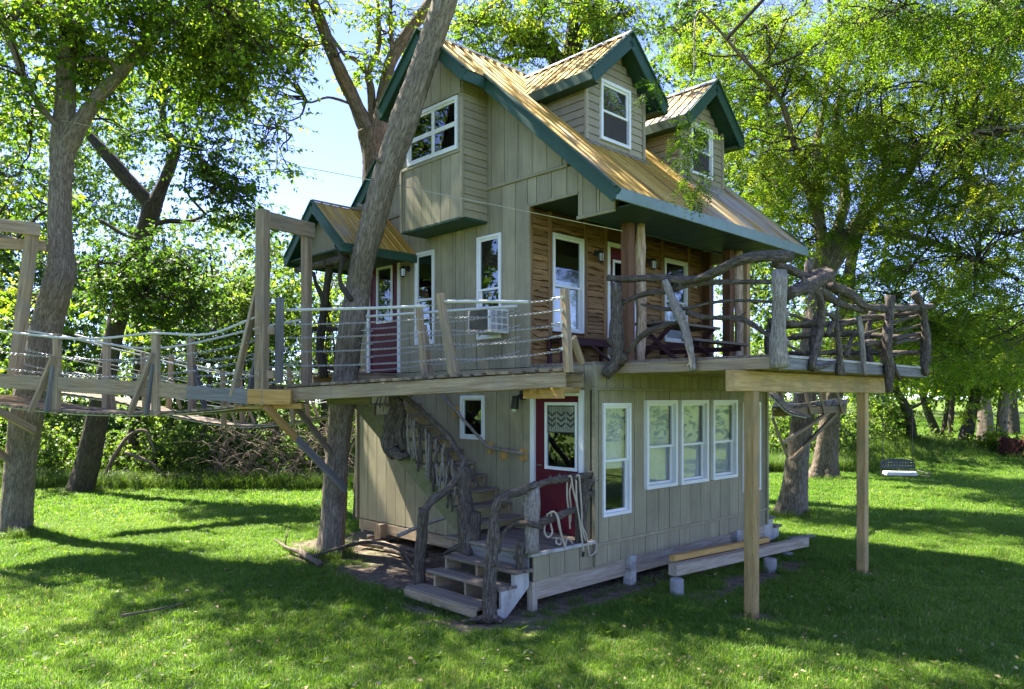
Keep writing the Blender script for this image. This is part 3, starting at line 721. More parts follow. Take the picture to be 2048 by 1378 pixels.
# --- dormers -----------------------------------------------------------------
def dormer(a0, a1, win, label):
    bf = .77; ac = (a0 + a1) / 2; zrg = 8.52; sl = .90; ov = .20; ez = zrg - sl * (ac - a0)      # wall head at the side walls
    body = MB(); zb = zroof(bf) - .15
    pent = [(a0 + .03, zb), (a1 - .03, zb), (a1 - .03, ez - .1), (ac, zrg - .12), (a0 + .03, ez - .1)]
    body.prism([(x, bf + .021, z) for x, z in pent], [(x, bf + .05, z) for x, z in pent])
    for x in (a0 + .03, a1 - .05): body.prism([(x, bf + .03, zb), (x, 2.1, zroof(2.1) - .15), (x, bf + .03, ez - .1)], [(x + .02, bf + .03, zb), (x + .02, 2.1, zroof(2.1) - .15), (x + .02, bf + .03, ez - .1)])
    d = body.build('dormer', M_CORE, house, MH); d['label'] = label
    w0, w1, z0, z1 = win
    def topf(z, zt, p0, p1):
        m = (zrg - .13 - zt) / sl; 
        return (None, None) if m < .05 else (Vector((max(p0.x, ac - m), p0.y, 0)), Vector((min(p1.x, ac + m), p1.y, 0)))
    for x0, x1, za, zc in ((a0 + .05, w0 - .005, zroof(bf), z1), (w1 + .005, a1 - .05, zroof(bf), z1), (w0 - .005, w1 + .005, zroof(bf), z0), (a0 + .05, a1 - .05, z1 + .003, zrg - .15)):
        clap((x0, bf + .022), (x1, bf + .022), za, zc, .125, d, (0, -1), .02, topf)
    def sidef(z, zt, p0, p1):
        bmax = (zt - Z0) / ZS + B0
        return (None, None) if bmax < bf + .06 else (p0, Vector((p1.x, min(2.1, bmax), 0)))
    for x, s in ((a0 + .03, -1), (a1 - .03, 1)): clap((x, bf + .03), (x, 2.1), zroof(bf), ez - .12, .125, d, (s, 0), .02, sidef)
    for x in (a0 + .02, a1 - .02): bar('corner_board', (x, bf, zroof(bf) + .01), (x, bf, ez - .05), .06, .05, M_CLAP, d, (0, 1, 0))
    window('b', bf, w0, w1, z0, z1, zm=(z0 + z1) / 2, fw=.05, proud=.035, glass=M_GLASS)
    # roof of the dormer
    f0 = bf - .27; bk = 2.95; ea = a0 - ov; eb = a1 + ov; hy = math.sqrt(1 + sl * sl)
    rd = MB()
    for s, e in ((-1, ea), (1, eb)):
        zt = zrg - sl * abs(e - ac)
        P = [(e, f0, zt), (ac, f0, zrg), (ac, bk, zrg), (e, min(bk, 2.15), zt)]
        rd.prism([(x, y, z - .09) for x, y, z in P], [(x, y, z - .004) for x, y, z in P])
    r = rd.build('dormer_roof', M_GREEN, house, MH)
    for s in (-1, 1):
        nn = Vector((s * sl, 0, 1)).normalized()
        def f(y, t, h, s=s, nn=nn): return Vector((ac + s * t / hy, y, zrg - sl * t / hy)) + nn * h
        ys = np.linspace(f0 - .02, bk, 4)
        for i in range(3): sheet(f, ys[i], ys[i + 1], (ac - ea + .02) * hy, lambda x, t: .05 if a0 < 2 else .22, r, flip=s < 0)
        e = ea if s < 0 else eb; ze = zrg - sl * (ac - ea)
        bar('rake_board', (e + s * .01, f0 - .03, ze - .11), (ac, f0 - .03, zrg - .11), .03, .22, M_GREEN, r); bar('rake_flashing', (e, f0 - .045, ze + .01), (ac, f0 - .045, zrg + .01), .06, .03, M_GREEN, r)
        bar('eave_fascia', (e + s * .015, f0 - .045, ze - .09), (e + s * .015, 2.1, ze - .09), .03, .17, M_GREEN, r)
        MB().prism([(e - s * .01, f0, ze - .165), (a0 + .0 if s < 0 else a1, f0, ze - .165), (a0 if s < 0 else a1, 1.9, ze - .165), (e - s * .01, 1.9, ze - .165)], [(e - s * .01, f0, ze - .155), (a0 if s < 0 else a1, f0, ze - .155), (a0 if s < 0 else a1, 1.9, ze - .155), (e - s * .01, 1.9, ze - .155)]).build('soffit_panel', M_SOFFIT, r, MH)
    mb = MB()
    for s in (-1, 1):
        n2 = Vector((s * sl, 0, 1)).normalized(); dd = Vector((s, 0, -sl)).normalized(); p = [Vector((ac, f0 - .05, zrg)) + n2 * .027, Vector((ac, bk, zrg)) + n2 * .027]
        q = [p[0], p[1], p[1] + dd * .13, p[0] + dd * .13]; mb.prism(q, [k + n2 * .006 for k in q])
    mb.build('ridge_cap', M_CAP, r, MH)
    MB().bar((a0 - .02, bf - .06, zroof(bf - .06) + .012), (a1 + .02, bf - .06, zroof(bf - .06) + .012), .16, .012, (0, -ZS, 1)).build('flashing', M_CAP, roof, MH)
dormer(.706, 2.231, (1.054, 1.823, 6.805, 7.76), 'dormer nearer the gable end')
dormer(3.29, 4.78, (3.631, 4.365, 6.815, 7.75), 'dormer at the far end behind hanging leaves')
# --- small porch roof over the upper gable door -------------------------------
pr_b, pr_z, ps, hw = 5.11, 6.17, .88, .98
mb = MB()
for s in (-1, 1):
    e = pr_b + s * hw; ze = pr_z - ps * hw
    P = [(-1.5, e, ze), (-1.5, pr_b, pr_z), (-.01, pr_b, pr_z), (-.01, e, ze)]; mb.prism([(x, y, z - .07) for x, y, z in P], [(x, y, z - .004) for x, y, z in P])
pr = mb.build('side_porch_roof', M_GREEN, house, MH); hy = math.sqrt(1 + ps * ps)
for s in (-1, 1):
    nn = Vector((0, s * ps, 1)).normalized()
    def f(x, t, h, s=s, nn=nn): return Vector((x, pr_b + s * t / hy, pr_z - ps * t / hy)) + nn * h
    for x0, x1 in ((-1.52, -.76), (-.76, -.01)): sheet(f, x0, x1, (hw + .02) * hy, lambda x, t: .0, pr, flip=s > 0)
    e = pr_b + s * hw; ze = pr_z - ps * hw
    bar('rake_board', (-1.525, e + s * .02, ze - .09), (-1.525, pr_b, pr_z - .09), .03, .18, M_GREEN, pr); bar('rake_flashing', (-1.535, e, ze + .012), (-1.535, pr_b, pr_z + .012), .06, .03, M_GREEN, pr)
    bar('eave_fascia', (-1.54, e + s * .015, ze - .08), (-.01, e + s * .015, ze - .08), .03, .15, M_GREEN, pr)
MB().prism([(-1.3, 4.2, 5.27), (-1.3, 6.02, 5.27), (-1.3, pr_b, 6.03)], [(-1.26, 4.2, 5.27), (-1.26, 6.02, 5.27), (-1.26, pr_b, 6.03)]).build('gable_panel', M_SIDE, pr, MH)
MB().box(-1.49, -.01, 4.15, 6.07, 5.225, 5.25).build('ceiling', M_SOFFIT, pr, MH)
MB().box(-1.53, -.01, 5.09, 5.13, pr_z + .01, pr_z + .035).build('ridge_cap', M_CAP, pr, MH)
log('porch_post', [PA(648, 755, -1.25), PA(640, 690, -1.25), PA(646, 630, -1.25), PA(652, 590, -1.25), PA(658, 540, -1.25), PA(662, 520, -1.25)], [.075, .07, .08, .07, .055, .05], M_BARKD, house, extra=[([PA(648, 600, -1.25), PA(633, 570, -1.3), PA(627, 545, -1.3)], [.05, .04, .03])])
log('porch_post', [PA(703, 600, -1.45), PA(685, 575, -1.45), PA(680, 550, -1.45), PA(684, 520, -1.45), PA(672, 490, -1.45)], [.04, .045, .035, .04, .035], M_BARKD, house)
log('porch_beam', [(-1.35, 6.0, 5.1), (-1.36, 5.0, 5.09), (-1.35, 4.3, 5.1)], .06, M_LOG, house)
# --- underpinning -------------------------------------------------------------
bar('skid_beam', (-1.16, .10, .235), (5.05, .10, .235), .1, .265, M_TAN, house); bar('skid_beam', (.1, 3.0, .22), (5.0, 3.0, .22), .1, .24, M_TAN, house)
bar('skid_beam', (-.0, 5.9, .22), (5.0, 5.9, .22), .1, .24, M_WEATH, house); bar('skid_beam', (.05, .3, .25), (.05, 6.0, .25), .1, .2, M_WEATH, house)
for a_, b_, w_, m_ in ((-1.2, .06, .1, M_TAN), (.83, .02, .14, M_WHITEOLD), (3.92, .02, .14, M_WHITEOLD), (-.05, 5.15, .2, M_WEATH), (.05, 3.0, .2, M_WEATH)):
    bar('foundation_post', (a_, b_, -.1), (a_, b_, .36 if m_ != M_WHITEOLD else .40), w_, w_, m_, house, (0, 1, 0))
# ------------------------------------------------------------------ entrance steps and stair
C6 = lambda x, y: (680 + x * .363, 740 + y * .363)
def c6a(x, y, a): return PA(*C6(x, y), a)
st = thing('entrance_porch', 'weathered grey plank porch with four steps below the lower maroon door', 'porch', MH)
for i in range(9):
    a0 = -1.30 + i * .142; bar('plank', (a0 + .068, -.02 if i else -.03, .715), (a0 + .068, 1.75, .715), .136, .04, M_DECKW, st)
bar('edge_board', (-1.32, -.022, .716), (-.03, -.022, .716), .05, .045, M_WHITEOLD, st); bar('riser', (-1.265, .06, .59), (-1.265, 1.4, .59), .03, .2, M_GREYW, st)
for a0, b0, b1, z in ((-1.60, -.03, 1.38, .55), (-1.80, .06, 1.52, .36), (-2.06, .17, 1.66, .15)):
    for k in range(2): bar('tread', (a0 + .08 + k * .155, b0 - .02 * k, z - .02), (a0 + .08 + k * .155, b1 - .03 * k, z - .02), .148, .042, M_DECKW, st)
bar('tread_edge', (-2.06, .18, .07), (-2.06, 1.65, .07), .03, .1, M_WEATH, st)
for b in (.04, .72, 1.36):
    mb = MB(); P = [(-1.98, b, -.05), (-1.3, b, -.05), (-1.3, b, .5), (-1.56, b, .5), (-1.56, b, .315), (-1.76, b, .315), (-1.76, b, .1), (-1.98, b, .1)]
    if b < .1: P = [(-1.98, b, -.05), (-1.72, b, -.05), (-1.28, b, .3), (-1.28, b, .508), (-1.56, b, .508), (-1.56, b, .318), (-1.77, b, .318), (-1.77, b, .108), (-1.98, b, .108)]
    mb.prism(P, [(x, y + .04, z) for x, y, z in P]); mb.build('stringer', M_WHITEOLD if b < .1 else M_WEATH, st, MH)
bar('riser', (-1.02, .82, .83), (-.02, .82, .83), .0001 + .03, .17, M_GREYW, st, (0, 0, 1)) if False else None
L1 = log('newel_log', [(-1.70, 1.80, .0), (-1.72, 1.76, .5), (-1.73, 1.70, .85), (-1.75, 1.63, 1.18)], [.085, .075, .07, .075], M_LOG, st, flare=.15)
log('rail_log', [(-1.75, 1.62, 1.16), (-1.62, 1.58, 1.30), (-1.45, 1.52, 1.42), (-1.28, 1.45, 1.60), (-1.2, 1.42, 1.78), (-1.18, 1.41, 1.9)], [.05, .055, .05, .05, .04, .02], M_LOG, st)
log('newel_log', [(-1.96, .05, .0), (-1.92, .08, .4), (-1.86, .11, .8), (-1.80, .15, 1.1), (-1.76, .17, 1.3)], [.095, .075, .07, .07, .065], M_LOG, st, flare=.5, extra=[([(-1.96, .05, .05), (-2.1, .15, .03), (-2.22, .26, .0)], [.05, .03, .015]), ([(-1.95, .04, .06), (-1.9, -.12, .02)], [.05, .03])])
log('rail_log', [(-1.78, .16, 1.24), (-1.72, .15, 1.42), (-1.55, .12, 1.50), (-1.35, .07, 1.55), (-1.15, .03, 1.62)], [.05, .055, .05, .05, .04], M_LOG, st)
log('brace_log', [c6a(868, 1005, -1.6), c6a(900, 905, -1.5), c6a(955, 852, -1.38), c6a(1050, 848, -1.33), c6a(1115, 872, -1.3)], [.03, .03, .03, .035, .02], M_LOG, st)
log('stump_post', [(-1.18, 1.30, .5), (-1.2, 1.33, .9), (-1.19, 1.40, 1.3), (-1.2, 1.42, 1.75)], [.15, .115, .1, .085], M_LOG, st, flare=.45, extra=[([(-1.2, 1.2, .55), (-1.17, 1.22, .9), (-1.16, 1.2, 1.12)], [.09, .085, .08]), ([(-1.2, 1.3, .62), (-1.33, 1.5, .58), (-1.42, 1.62, .5)], [.06, .04, .02]), ([(-1.25, 1.2, .6), (-1.4, 1.1, .565)], [.05, .02])])
log('stub_post', [(-1.42, .07, .53), (-1.4, .08, .9)], [.06, .052], M_LOG, st)
log('porch_post', [(-1.25, .02, .73), (-1.24, .03, 1.0), (-1.22, .04, 1.3), (-1.18, .05, 1.58)], [.1, .095, .1, .07], M_LOGP, st)
log('porch_post', [(-.26, .04, .73), (-.25, .05, 1.1), (-.19, .06, 1.4), (-.13, .05, 1.6)], [.09, .085, .1, .105], M_LOG, st)
log('rail_log', [(-1.3, .02, 1.57), (-.9, .03, 1.63), (-.5, .03, 1.64), (-.06, .03, 1.66)], [.04, .045, .05, .05], M_LOG, st)
log('rail_log', [(-1.2, .02, 1.1), (-.85, .03, 1.13), (-.55, .03, 1.18), (-.25, .03, 1.23)], [.055, .05, .05, .05], M_LOG, st)

stair = thing('plank_stair', 'weathered open plank stair climbing beside the taupe gable wall', 'stairs', MH)
for k in range(12):
    z = .93 + .19 * k; b = 1.36 + .29 * k
    bar('tread', (-1.02, b + .075, z - .02), (-.015, b + .075, z - .02), .148, .04, M_DECKW, stair, (0, 0, 1)); bar('tread', (-1.02, b + .23, z - .02), (-.015, b + .23, z - .02), .148, .04, M_DECKW, stair, (0, 0, 1))
for a, m_ in ((-.98, M_MOSSW), (-.06, M_WEATH)):
    mb = MB(); up = []; lo = []
    for k in range(12):
        z = .89 + .19 * k; b = 1.40 + .29 * k; up += [(b, z - .19 + .005 if k else .72), (b, z - .005)]
    P = up + [(4.85, 2.975), (4.85, 2.70), (1.75, .67), (1.40, .67)]
    # one notched plank built column by column
    for k in range(12):
        b0, b1 = 1.40 + .29 * k, 1.69 + .29 * k; zt = .885 + .19 * k; lo0, lo1 = max(.60, .655 * (b0 - 1.75) + .67), max(.60, .655 * (b1 - 1.75) + .67)
        mb.prism([(a, b0, lo0), (a, b1, lo1), (a, b1, zt), (a, b0, zt)], [(a + .045, b0, lo0), (a + .045, b1, lo1), (a + .045, b1, zt), (a + .045, b0, zt)])
    mb.build('stringer', m_, stair, MH)
log('handrail_log', [c6a(335, 130, -1.03), c6a(430, 210, -1.03), c6a(530, 300, -1.03), c6a(600, 370, -1.03), c6a(650, 450, -1.03), c6a(700, 530, -1.04), c6a(757, 640, -1.05)], [.038, .042, .045, .044, .042, .038, .028], M_LOG, stair)
log('lower_rail_log', [c6a(360, 250, -1.0), c6a(470, 340, -1.0), c6a(600, 480, -1.0), c6a(650, 560, -1.02)], [.035, .04, .035, .03], M_LOG, stair)
log('root_trunk', [c6a(305, 485, -1.03), c6a(285, 420, -1.03), c6a(295, 330, -1.03), c6a(320, 240, -1.03), c6a(300, 150, -1.03)], [.07, .12, .12, .09, .07], M_LOG, stair, n=14, lump=.2, extra=[([c6a(270, 440, -1.08), c6a(262, 330, -1.1), c6a(290, 230, -1.08), c6a(285, 140, -1.05)], [.05, .07, .06, .04]), ([c6a(345, 440, -1.08), c6a(325, 340, -1.12), c6a(340, 250, -1.1), c6a(325, 160, -1.06)], [.04, .06, .05, .04]), ([c6a(300, 440, -1.06), c6a(335, 475, -1.12), c6a(375, 470, -1.1)], [.09, .07, .03]), ([c6a(290, 440, -1.05), c6a(275, 480, -1.1)], [.06, .02])])
for q in ((430, 290, 445, 530, 9), (470, 320, 478, 590, 9), (508, 350, 500, 620, 9), (545, 400, 512, 670, 15), (575, 400, 545, 690, 9), (602, 500, 570, 700, 9), (620, 490, 632, 620, 8), (320, 210, 320, 370, 7), (350, 230, 360, 490, 8), (385, 260, 410, 490, 8), (400, 270, 425, 500, 8), (250, 140, 235, 230, 6), (272, 140, 258, 205, 6), (212, 150, 190, 250, 6), (640, 660, 615, 780, 8), (600, 640, 590, 760, 8), (655, 520, 640, 640, 8), (230, 140, 220, 210, 5), (445, 330, 430, 560, 9), (490, 350, 488, 600, 8), (528, 380, 540, 640, 9), (560, 430, 575, 660, 8), (590, 460, 602, 720, 9), (340, 200, 335, 420, 8), (372, 240, 385, 470, 9), (412, 270, 395, 500, 7), (635, 560, 625, 740, 8), (290, 150, 300, 260, 6), (460, 300, 455, 520, 7)):
    m0 = ((q[0] + q[2]) / 2 + random.uniform(-8, 8), (q[1] + q[3]) / 2); r = q[4] * .363 * 11.6 / 1494 * .78
    log('baluster_stick', [c6a(q[0], q[1], -1.04), c6a(*m0, -1.05), c6a(q[2], q[3], -1.04)], [r * .7, r, r * .8], M_LOGP if random.random() < .5 else M_LOG, stair, n=7)
rail = log('wall_handrail', [(-.1, 3.44, 2.89), (-.1, 2.8, 2.43), (-.1, 2.12, 1.945)], .026, M_GREYW if False else M_LOGP, stair, lump=.02, extra=[([(-.1, 2.12, 1.945), (-.1, 1.7, 1.91), (-.1, 1.32, 1.88)], .026)])
for b, z in ((2.13, 1.93), (1.82, 1.85), (1.38, 1.86), (2.98, 2.5)): bar('rail_bracket', (-.035, b, z - .09), (-.035, b, z + .09), .07, .11, M_FRESH, stair, (1, 0, 0))

# rope hung on the porch rail
R5 = lambda x, y, o=0.: PB(1030 + x * .1306, 940 + y * .1306, -.05 + o)
mb = MB()
for pts in ([(800, 130, .1), (830, 95), (860, 110), (890, 300), (950, 550), (990, 800), (1030, 1100), (1045, 1250)], [(905, 150, .1), (945, 95, .02), (980, 90), (1000, 300), (1020, 600), (1030, 850), (1090, 1000), (1120, 1200), (1150, 1310), (1230, 1250), (1240, 1130), (1160, 1070, .05)], [(815, 110, .1), (798, 220, .12), (800, 450, .12), (830, 700, .12), (842, 900, .12)], [(870, 120, .1), (855, 240, .12), (835, 350, .12), (855, 560, .12), (850, 800, .12)],
            [(500, 670, .05), (468, 790, .1), (450, 950, .06), (510, 1030, .04), (570, 950, .06), (540, 790, .1), (560, 660, .04)], [(500, 680, .05), (580, 635, .0), (640, 700, -.01), (680, 900), (740, 1100), (765, 1190)], [(520, 660, .04), (600, 645, 0), (660, 730, -.01), (700, 930), (750, 1120), (770, 1170), (800, 1050, .05), (890, 1130, .1)], [(570, 1040, .2), (640, 1040, .1), (710, 1060, .08), (690, 1140, .04), (630, 1110, .06), (640, 1040, .12)], [(915, 160, .08), (935, 180, 0), (940, 400, 0), (975, 700, 0), (1040, 950, 0), (1080, 1080, 0)]):
    P = [R5(p[0], p[1], p[2] if len(p) > 2 else 0.) for p in pts]; C_ = catmull([tuple(p) for p in P], len(P) * 5)
    mb.tube([Vector(c) for c in C_], .0125, 7)
tag(mb.build('coiled_rope', M_ROPE, None, MH, True), 'old beige rope hung in loops over the log rail by the lower door', 'rope')
lnk = MB().tube([R5(1045, 1255), R5(1040, 1330)], [.02, .016], 8); tag(lnk.build('rope_grip', M_BLACK, None, MH), 'black grip on the hanging rope end below the log rail', 'rope end')

# ------------------------------------------------------------------ walkway along the gable
def chainmesh(p0, p1, sag, link_=.045, wire=.0042, smoothlen=0.):
    p0 = Vector(p0); p1 = Vector(p1); L = (p1 - p0).length; n = max(2, int(L / (link_ * .78))); Vs = []; Fs = []; k = 0
    f = lambda t: p0.lerp(p1, t) - Vector((0, 0, sag * 4 * t * (1 - t)))
    for i in range(n):
        a, b = f(i / n), f((i + 1) / n); c = (a + b) / 2; x = (b - a).normalized(); y = Vector((0, 0, 1)).cross(x).normalized(); z = x.cross(y)
        s = y if i % 2 else z; s = (s + (z if i % 2 else y) * .35).normalized(); t = x.cross(s)
        h = link_ / 2; w = link_ * .3
        ring = [(-h, -w * .4), (-h * .6, -w), (h * .6, -w), (h, -w * .4), (h, w * .4), (h * .6, w), (-h * .6, w), (-h, w * .4)]
        for (u, v_) in ring:
            q = c + x * u + s * v_; o = (x * u + s * v_).normalized()
            Vs += [q + o * wire, q - o * wire * .5 + t * wire, q - o * wire * .5 - t * wire]
        for j in range(8):
            for e in range(3):
                j2 = (j + 1) % 8; e2 = (e + 1) % 3; Fs.append((k + j * 3 + e, k + j2 * 3 + e, k + j2 * 3 + e2, k + j * 3 + e2))
        k += 24
    return Vs, Fs
def chain(p0, p1, sag, parent, M=MH, **k):
    v, f = chainmesh(p0, p1, sag, **k); return link('chain', mesh('chain', v, f, M_GALV), parent, M)
def pipe(name, pts, r, mat, parent, M=MH, n=10):
    mb = MB(); C_ = catmull([tuple(p) for p in pts], max(2, len(pts) * 4)); mb.tube([Vector(c) for c in C_], r, n); return mb.build(name, mat, parent, M, True)
wk = thing('plank_walkway', 'sloping plank walkway on heavy pine beams running along the gable wall', 'walkway', MH)
nb0, nb1 = Vector((-.90, -.25, 2.965)), Vector((-2.6, 4.7, 2.765))
fb0, fb1 = Vector((-.10, .12, 2.965)), Vector((-1.72, 4.55, 2.8))
bar('side_beam', nb0, nb1, .045, .20, M_WEATH, wk, c=.008); bar('side_beam', fb0, fb1, .045, .19, M_WEATH, wk)
NP = 27
for i in range(NP):
    t = (i + .5) / NP; p = nb0.lerp(nb1, t); q = fb0.lerp(fb1, t); d = (q - p).normalized(); z = .135 + random.uniform(-.004, .006)
    bar('plank', p - d * random.uniform(.04, .10) + Vector((0, 0, z)), q + d * .06 + Vector((0, 0, z)), .125 + random.uniform(-.012, .012), .04, M_DECKW if random.random() < .5 else M_WEATH, wk)
bar('end_block', (-.86, -.16, 2.79), (-.86, .52, 2.785), .09, .14, M_FRESH, wk); bar('cross_beam', (-.98, .28, 2.84), (-.0, .28, 2.84), .04, .08, M_PINE, wk)
for t in (.33, .62, .86):
    p = nb0.lerp(nb1, t) - Vector((0, 0, .0)); q = fb0.lerp(fb1, t); bar('cross_beam', p + Vector((.02, 0, 0)), q, .09, .14, M_PINE, wk)
# near rail
def onb(t, z, o=0.): p = nb0.lerp(nb1, t); return Vector((p.x + o, p.y, p.z + z))
N0 = bar('post', PA(1137, 745, -.93), PA(1129, 578, -.93), .1, .09, M_WEATH, wk, (1, 0, 0)); 
bar('brace', PA(1146, 675, -.75), PA(1164, 727, -.45), .05, .09, M_WEATH, wk, (1, 0, 0))
tn = .415; pb_ = onb(tn, .1, -.03)
bar('post', WH(905, 748, 10.45), WH(880, 587, 10.45), .1, .09, M_WEATH, wk, (1, 0, 0)); bar('brace', WH(915, 748, 10.75), WH(893, 650, 10.5), .05, .085, M_WEATH, wk, (1, 0, 0))
bar('post', WH(849, 748, 11.35), WH(838, 612, 11.35), .085, .085, M_WEATH, wk, (1, 0, 0)); bar('brace', WH(862, 748, 11.5), WH(848, 650, 11.4), .05, .08, M_WEATH, wk, (1, 0, 0))
bar('post', WH(558, 766, 11.75), WH(560, 596, 11.75), .03, .14, M_GREYW, wk, (1, 0, 0))
for y in (661, 749):
    bar('rail_block', WH(510, y, 11.6), WH(552, y, 11.78), .04, .13, M_WEATH, wk)
pipe('hand_pipe', [WH(572, 620, 11.72), WH(720, 617, 11.2), WH(855, 612, 10.62)], .024, M_PVC, wk); pipe('hand_pipe', [WH(888, 603, 10.42), WH(970, 603, 10.2), WH(1058, 604, 9.95)], .024, M_PVC, wk)
pipe('hand_pipe', [WH(733, 633, 12.1), WH(880, 623, 11.3), WH(1034, 612, 10.7)], .022, M_PVC, wk)
chain(WH(855, 612, 10.62), WH(877, 604, 10.47), .01, wk); chain(WH(1058, 604, 9.95), WH(1122, 596, 9.7), .01, wk)
for y0, y1, y2 in ((648, 634, 622), (675, 660, 652), (703, 688, 675), (731, 718, 704)):
    chain(WH(572, y0, 11.7), WH(884 + (y1 - 634) * .12, y1, 10.45), .03, wk); chain(WH(890 + (y1 - 634) * .12, y1, 10.45), WH(1124, y2 - 3, 9.69), .04, wk)
    chain(WH(728, y0 + 10, 12.1), WH(843, y1 + 12, 11.35), .02, wk); chain(WH(850, y1 + 10, 11.35), WH(1040, y2 - 2, 10.75), .05, wk)
for y in (661, 687, 714, 740): pipe('chain_bolt', [WH(722, y, 12.15), WH(746, y + 1, 12.05)], .009, M_GALV, wk, n=6)
for y in (594, 620, 645, 671, 697):
    pipe('eye_bolt', [PA(1122, y, -.95), PA(1102, y + 3, -.95)], .008, M_GALV, wk, n=6); MB().tube([PA(1124, y, -.985), PA(1124.6, y, -.955)], .022, 10).build('bolt_head', M_GALV, wk, MH)
# landing by the upper door and the tree
ld = thing('door_landing', 'small grey plank landing in front of the upper maroon door', 'landing', MH)
for i in range(7): bar('plank', (-.09 - i * .145, 4.78, 3.17), (-.09 - i * .145, 6.05, 3.17), .135, .038, M_DECKW, ld)
for b in (4.83, 6.0): bar('beam', (-.02, b, 3.05), (-1.02, b, 3.05), .05, .19, M_WEATH, ld)
bar('ledger', (-.03, 4.8, 3.05), (-.03, 6.03, 3.05), .05, .19, M_WEATH, ld)
for i in range(6):
    b = 5.98 + random.uniform(-.02, .02); a = -.25 - i * .16; log('baluster_stick', [(a, b, 3.15), (a + random.uniform(-.04, .04), b, 3.6), (a + random.uniform(-.05, .05), b, 4.05)], [.02, .022, .015], M_LOG, ld, n=6)
log('rail_log', [(-.0, 5.98, 4.02), (-.6, 5.99, 4.06), (-1.2, 5.98, 4.0)], .045, M_LOG, ld); log('rail_log', [(-.0, 5.98, 3.35), (-.6, 5.97, 3.3), (-1.2, 5.98, 3.35)], .035, M_LOG, ld)
for q in (0, 1, 2): bar('step_brace', (-1.0, 4.7 + q * .02, 3.2 + q * .28), (-1.0, 4.9, 3.4 + q * .28), .03, .05, M_WEATH, ld) if q == 0 else None

# ------------------------------------------------------------------ gate frame and rope bridge to the left
gt = thing('bridge_gate', 'tall timber gate frame where the rope bridge meets the walkway', 'gate frame')
gL, gR = W(523, 810, 11.7), W(613, 790, 12.7)
bar('post', gL, W(526, 420, 11.7), .17, .16, M_WEATH, gt, (.4, 1, 0), I4, .01); bar('post', gR, W(613, 452, 12.7), .14, .14, M_WEATH, gt, (.4, 1, 0), I4, .01)
bar('cross_beam', W(522, 436, 11.62), W(628, 462, 12.75), .05, .26, M_WEATH, gt, (0, 0, 1), I4, .01)
bar('brace', W(533, 505, 11.75), W(466, 792, 11.85), .05, .15, M_WEATH, gt, (.3, 1, 0), I4); bar('brace', W(530, 640, 12.2), W(498, 790, 12.4), .05, .13, M_GREYW, gt, (.3, 1, 0), I4)
br = thing('rope_bridge', 'sagging plank rope bridge with white rope handrails leading left to a tree', 'bridge')
N_ = lambda t: Vector((-3.92 - 5.9 * t, 11.72 + 1.45 * t, 0)); F_ = lambda t: Vector((-3.49 - 5.9 * t, 12.7 + 1.45 * t, 0))
zs = lambda t: 2.66 + .12 * t - 4 * .24 * t * (1 - t)
def bd(t, s, z=0.): p = N_(t).lerp(F_(t), s); p.z = zs(t) + z; return p
NPB = 44
for i in range(NPB):
    t = (i + .5) / NPB; bar('plank', bd(t, -.06), bd(t, 1.06), .118, .035, M_DECKW if random.random() < .6 else M_WEATH, br, (0, 0, 1), I4)
for s in (.02, .98): pipe('deck_cable', [bd(t, s, -.04) for t in np.linspace(0, 1, 9)], .013, M_GALV, br, I4)
def bpost(t, s, h, lean=0., brace=True):
    p = bd(t, s, -.06); q = p + Vector((lean, 0, h)); bar('post', p, q, .12, .09, M_WEATH, br, (.3, 1, 0), I4)
    if brace: bar('brace', bd(t, s, -.03) + Vector((-.40, -.06, 0)), p + Vector((lean * .8 - .02, -.06, h * .72)), .05, .11, M_WEATH, br, (.3, 1, 0), I4); bar('brace', bd(t, s, -.03) + Vector((-.13, -.05, 0)), p + Vector((-.02, -.05, h * .6)), .04, .09, M_GREYW, br, (.3, 1, 0), I4)
def tpx(px, s):                                  # where along the bridge a surveyed image column falls
    ts = np.linspace(-.1, 1.1, 601); P = [bd(t, s) for t in ts]; return ts[int(np.argmin([abs(HX + FPX * p.x / p.y - px) for p in P]))]
tA, tB = tpx(113, 0), tpx(312, 0); tC, tD = tpx(212, 1), tpx(385, 1)
bpost(tA, .0, 1.36, .02); bpost(tB, .0, 1.42); bpost(tC, 1., 1.38, .02, False); bpost(tD, 1., 1.36, -.03, False)
bar('brace', bd(tC, 1, 0) + Vector((.12, .05, 0)), bd(tC, 1, .9), .05, .1, M_WEATH, br, (.3, 1, 0), I4); bar('brace', bd(tD, 1, 0) + Vector((.22, .05, 0)), bd(tD, 1, .9), .05, .1, M_GREYW, br, (.3, 1, 0), I4)
pipe('rope_rail', [W(512, 634, 11.75), bd(tB * .5, 0, 1.2), bd(tB, -.05, 1.29), bd((tA + tB) / 2, -.05, 1.24), bd(tA, -.05, 1.24), bd(1., -.05, 1.25), bd(1.15, -.05, 1.3)], .02, M_PVC, br, I4)
pipe('rope_rail', [W(600, 640, 12.7), W(520, 655, 12.75), bd(tD, .95, 1.2), bd((tC + tD) / 2, .95, 1.14), bd(tC, .95, 1.2), bd(.95, .95, 1.27)], .018, M_PVC, br, I4)
for h in (.35, .62, .9):
    for s, ta in ((0., [.0, tB, tA, 1.1]), (1., [.0, tD, tC, .97])):
        for t0, t1 in zip(ta, ta[1:]): chain(bd(t0, s, h + (.1 if t0 == 0 else 0)), bd(t1, s, h), .05, br, I4, link_=.06, wire=.005)
bar('side_board', W(-80, 757, 13.1), W(378, 783, 12.05), .045, .245, M_WEATH, br, (0, 0, 1), I4); bar('side_board', W(375, 785, 12.04), W(462, 790, 11.84), .05, .21, M_GREYW, br, (0, 0, 1), I4)
